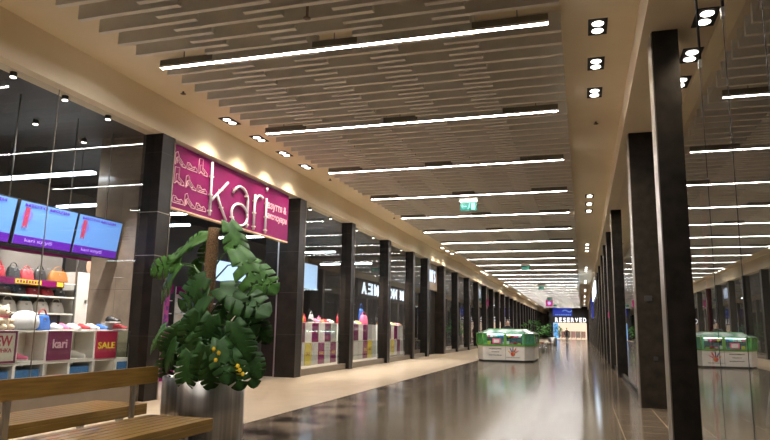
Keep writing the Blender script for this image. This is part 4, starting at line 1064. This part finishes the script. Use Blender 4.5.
for q in range(9): b.box(-3.3 + .18 * q, -3.18 + .18 * q, YF - .08, YF - .062, 4.85 + .16 * math.sin(q * .8), 4.93 + .16 * math.sin(q * .8))
for q in range(9): b.box(-4.5 + .3 * q, -4.38 + .3 * q, YF - .08, YF - .062, 4.18, 4.26)
b.build('light_dots', emit('pale_blue_dots', (.3, .55, .9), .9), o)
o = tag(MB().box(-4.93, -4.1, YF + .1, YF + .18, .2, 2.8).build('poster', emit('blue_poster', (.12, .35, .75), .9)), 'pale blue lit poster left of the far shop entrance', 'poster')
for q in range(6):
    g = empty('clothes_rail', (-4.2 + q * .85, YF + 2.6 + (q % 2) * 1.2, 0), 0, f'dark clothes rail inside the far lit shop, {ordn(q + 1)} from the left', 'clothes rail', 'clothes rails in the far shop')
    MB().cyl((-.4, 0, 0), (-.4, 0, 1.4), .02, n=6).cyl((.4, 0, 0), (.4, 0, 1.4), .02, n=6).cyl((-.4, 0, 1.4), (.4, 0, 1.4), .02, n=6).build('rail', M['steel'], g)
    b = MB()
    for w in range(6): b.box(-.36 + w * .12, -.27 + w * .12, -.22, .22, .15 + .1 * (w % 3), 1.38, .02)
    b.build('clothes', M[['plum', 'red', 'coat', 'pink', 'coat', 'red'][q]], g)
# blue projecting sign & red sticker on the right shopfront
o = tag(MB().box(.80, .95, 63.0, 63.15, 2.6, 4.4, .01).build('projecting_sign', M['bluepanel']), 'blue projecting sign on the far right shopfront', 'sign')
o = tag(MB().box(.94, .972, 26.25, 26.45, 1.9, 2.1, .01).build('sticker', M['pinksign']), 'small red sign on the right column in the middle distance', 'sign')
o = tag(MB().box(1.16, 1.19, 6.86, 6.95, .3, 2.75, .01).build('banner', M['red']), 'narrow red strip standing behind the far edge of the near glass', 'banner')
o.location = (0, 0, 0)
for i, (x, y, w_, z0, z1) in enumerate([(2.2, 8.2, .5, .1, 1.7)]):
    d = empty('dress_form', (x, y, 0), 0, ['pale draped form behind the near right glass', 'second pale draped form behind the near right glass'][i], 'dress form', 'dress forms')
    MB().lathe([(.2, 0), (.2, .02), (.02, .03), (.02, .7), (.20, .72), (.17, 1.0), (.12, 1.12), (.19, 1.35), (.17, 1.45), (.05, 1.52), (.05, 1.6), (.001, 1.61)], n=20).build('torso', M['white'], d)
    MB().lathe([(.32, .35), (.26, .7), (.18, 1.0), (.14, 1.12), (.2, 1.32), (.205, 1.32), (.15, 1.12), (.19, 1.0), (.27, .7), (.33, .35)], n=20).build('drape', M['greycl'], d)

# ------------------------------------------------------------------ world and view
w = bpy.data.worlds.new('world'); sc.world = w; w.use_nodes = True
w.node_tree.nodes['Background'].inputs[0].default_value = (1, .85, .7, 1); w.node_tree.nodes['Background'].inputs[1].default_value = .01
sc.view_settings.view_transform = 'Standard'; sc.view_settings.look = 'None'; sc.view_settings.gamma = 1; sc.view_settings.use_curve_mapping = False
sc.view_settings.exposure = 0.66
cy_ = sc.cycles
cy_.use_denoising = True; cy_.max_bounces = 12; cy_.diffuse_bounces = 9; cy_.glossy_bounces = 4; cy_.transparent_max_bounces = 24; cy_.transmission_bounces = 4
cy_.sample_clamp_indirect = 3; cy_.sample_clamp_direct = 30; cy_.use_light_tree = True; cy_.caustics_reflective = False; cy_.caustics_refractive = False
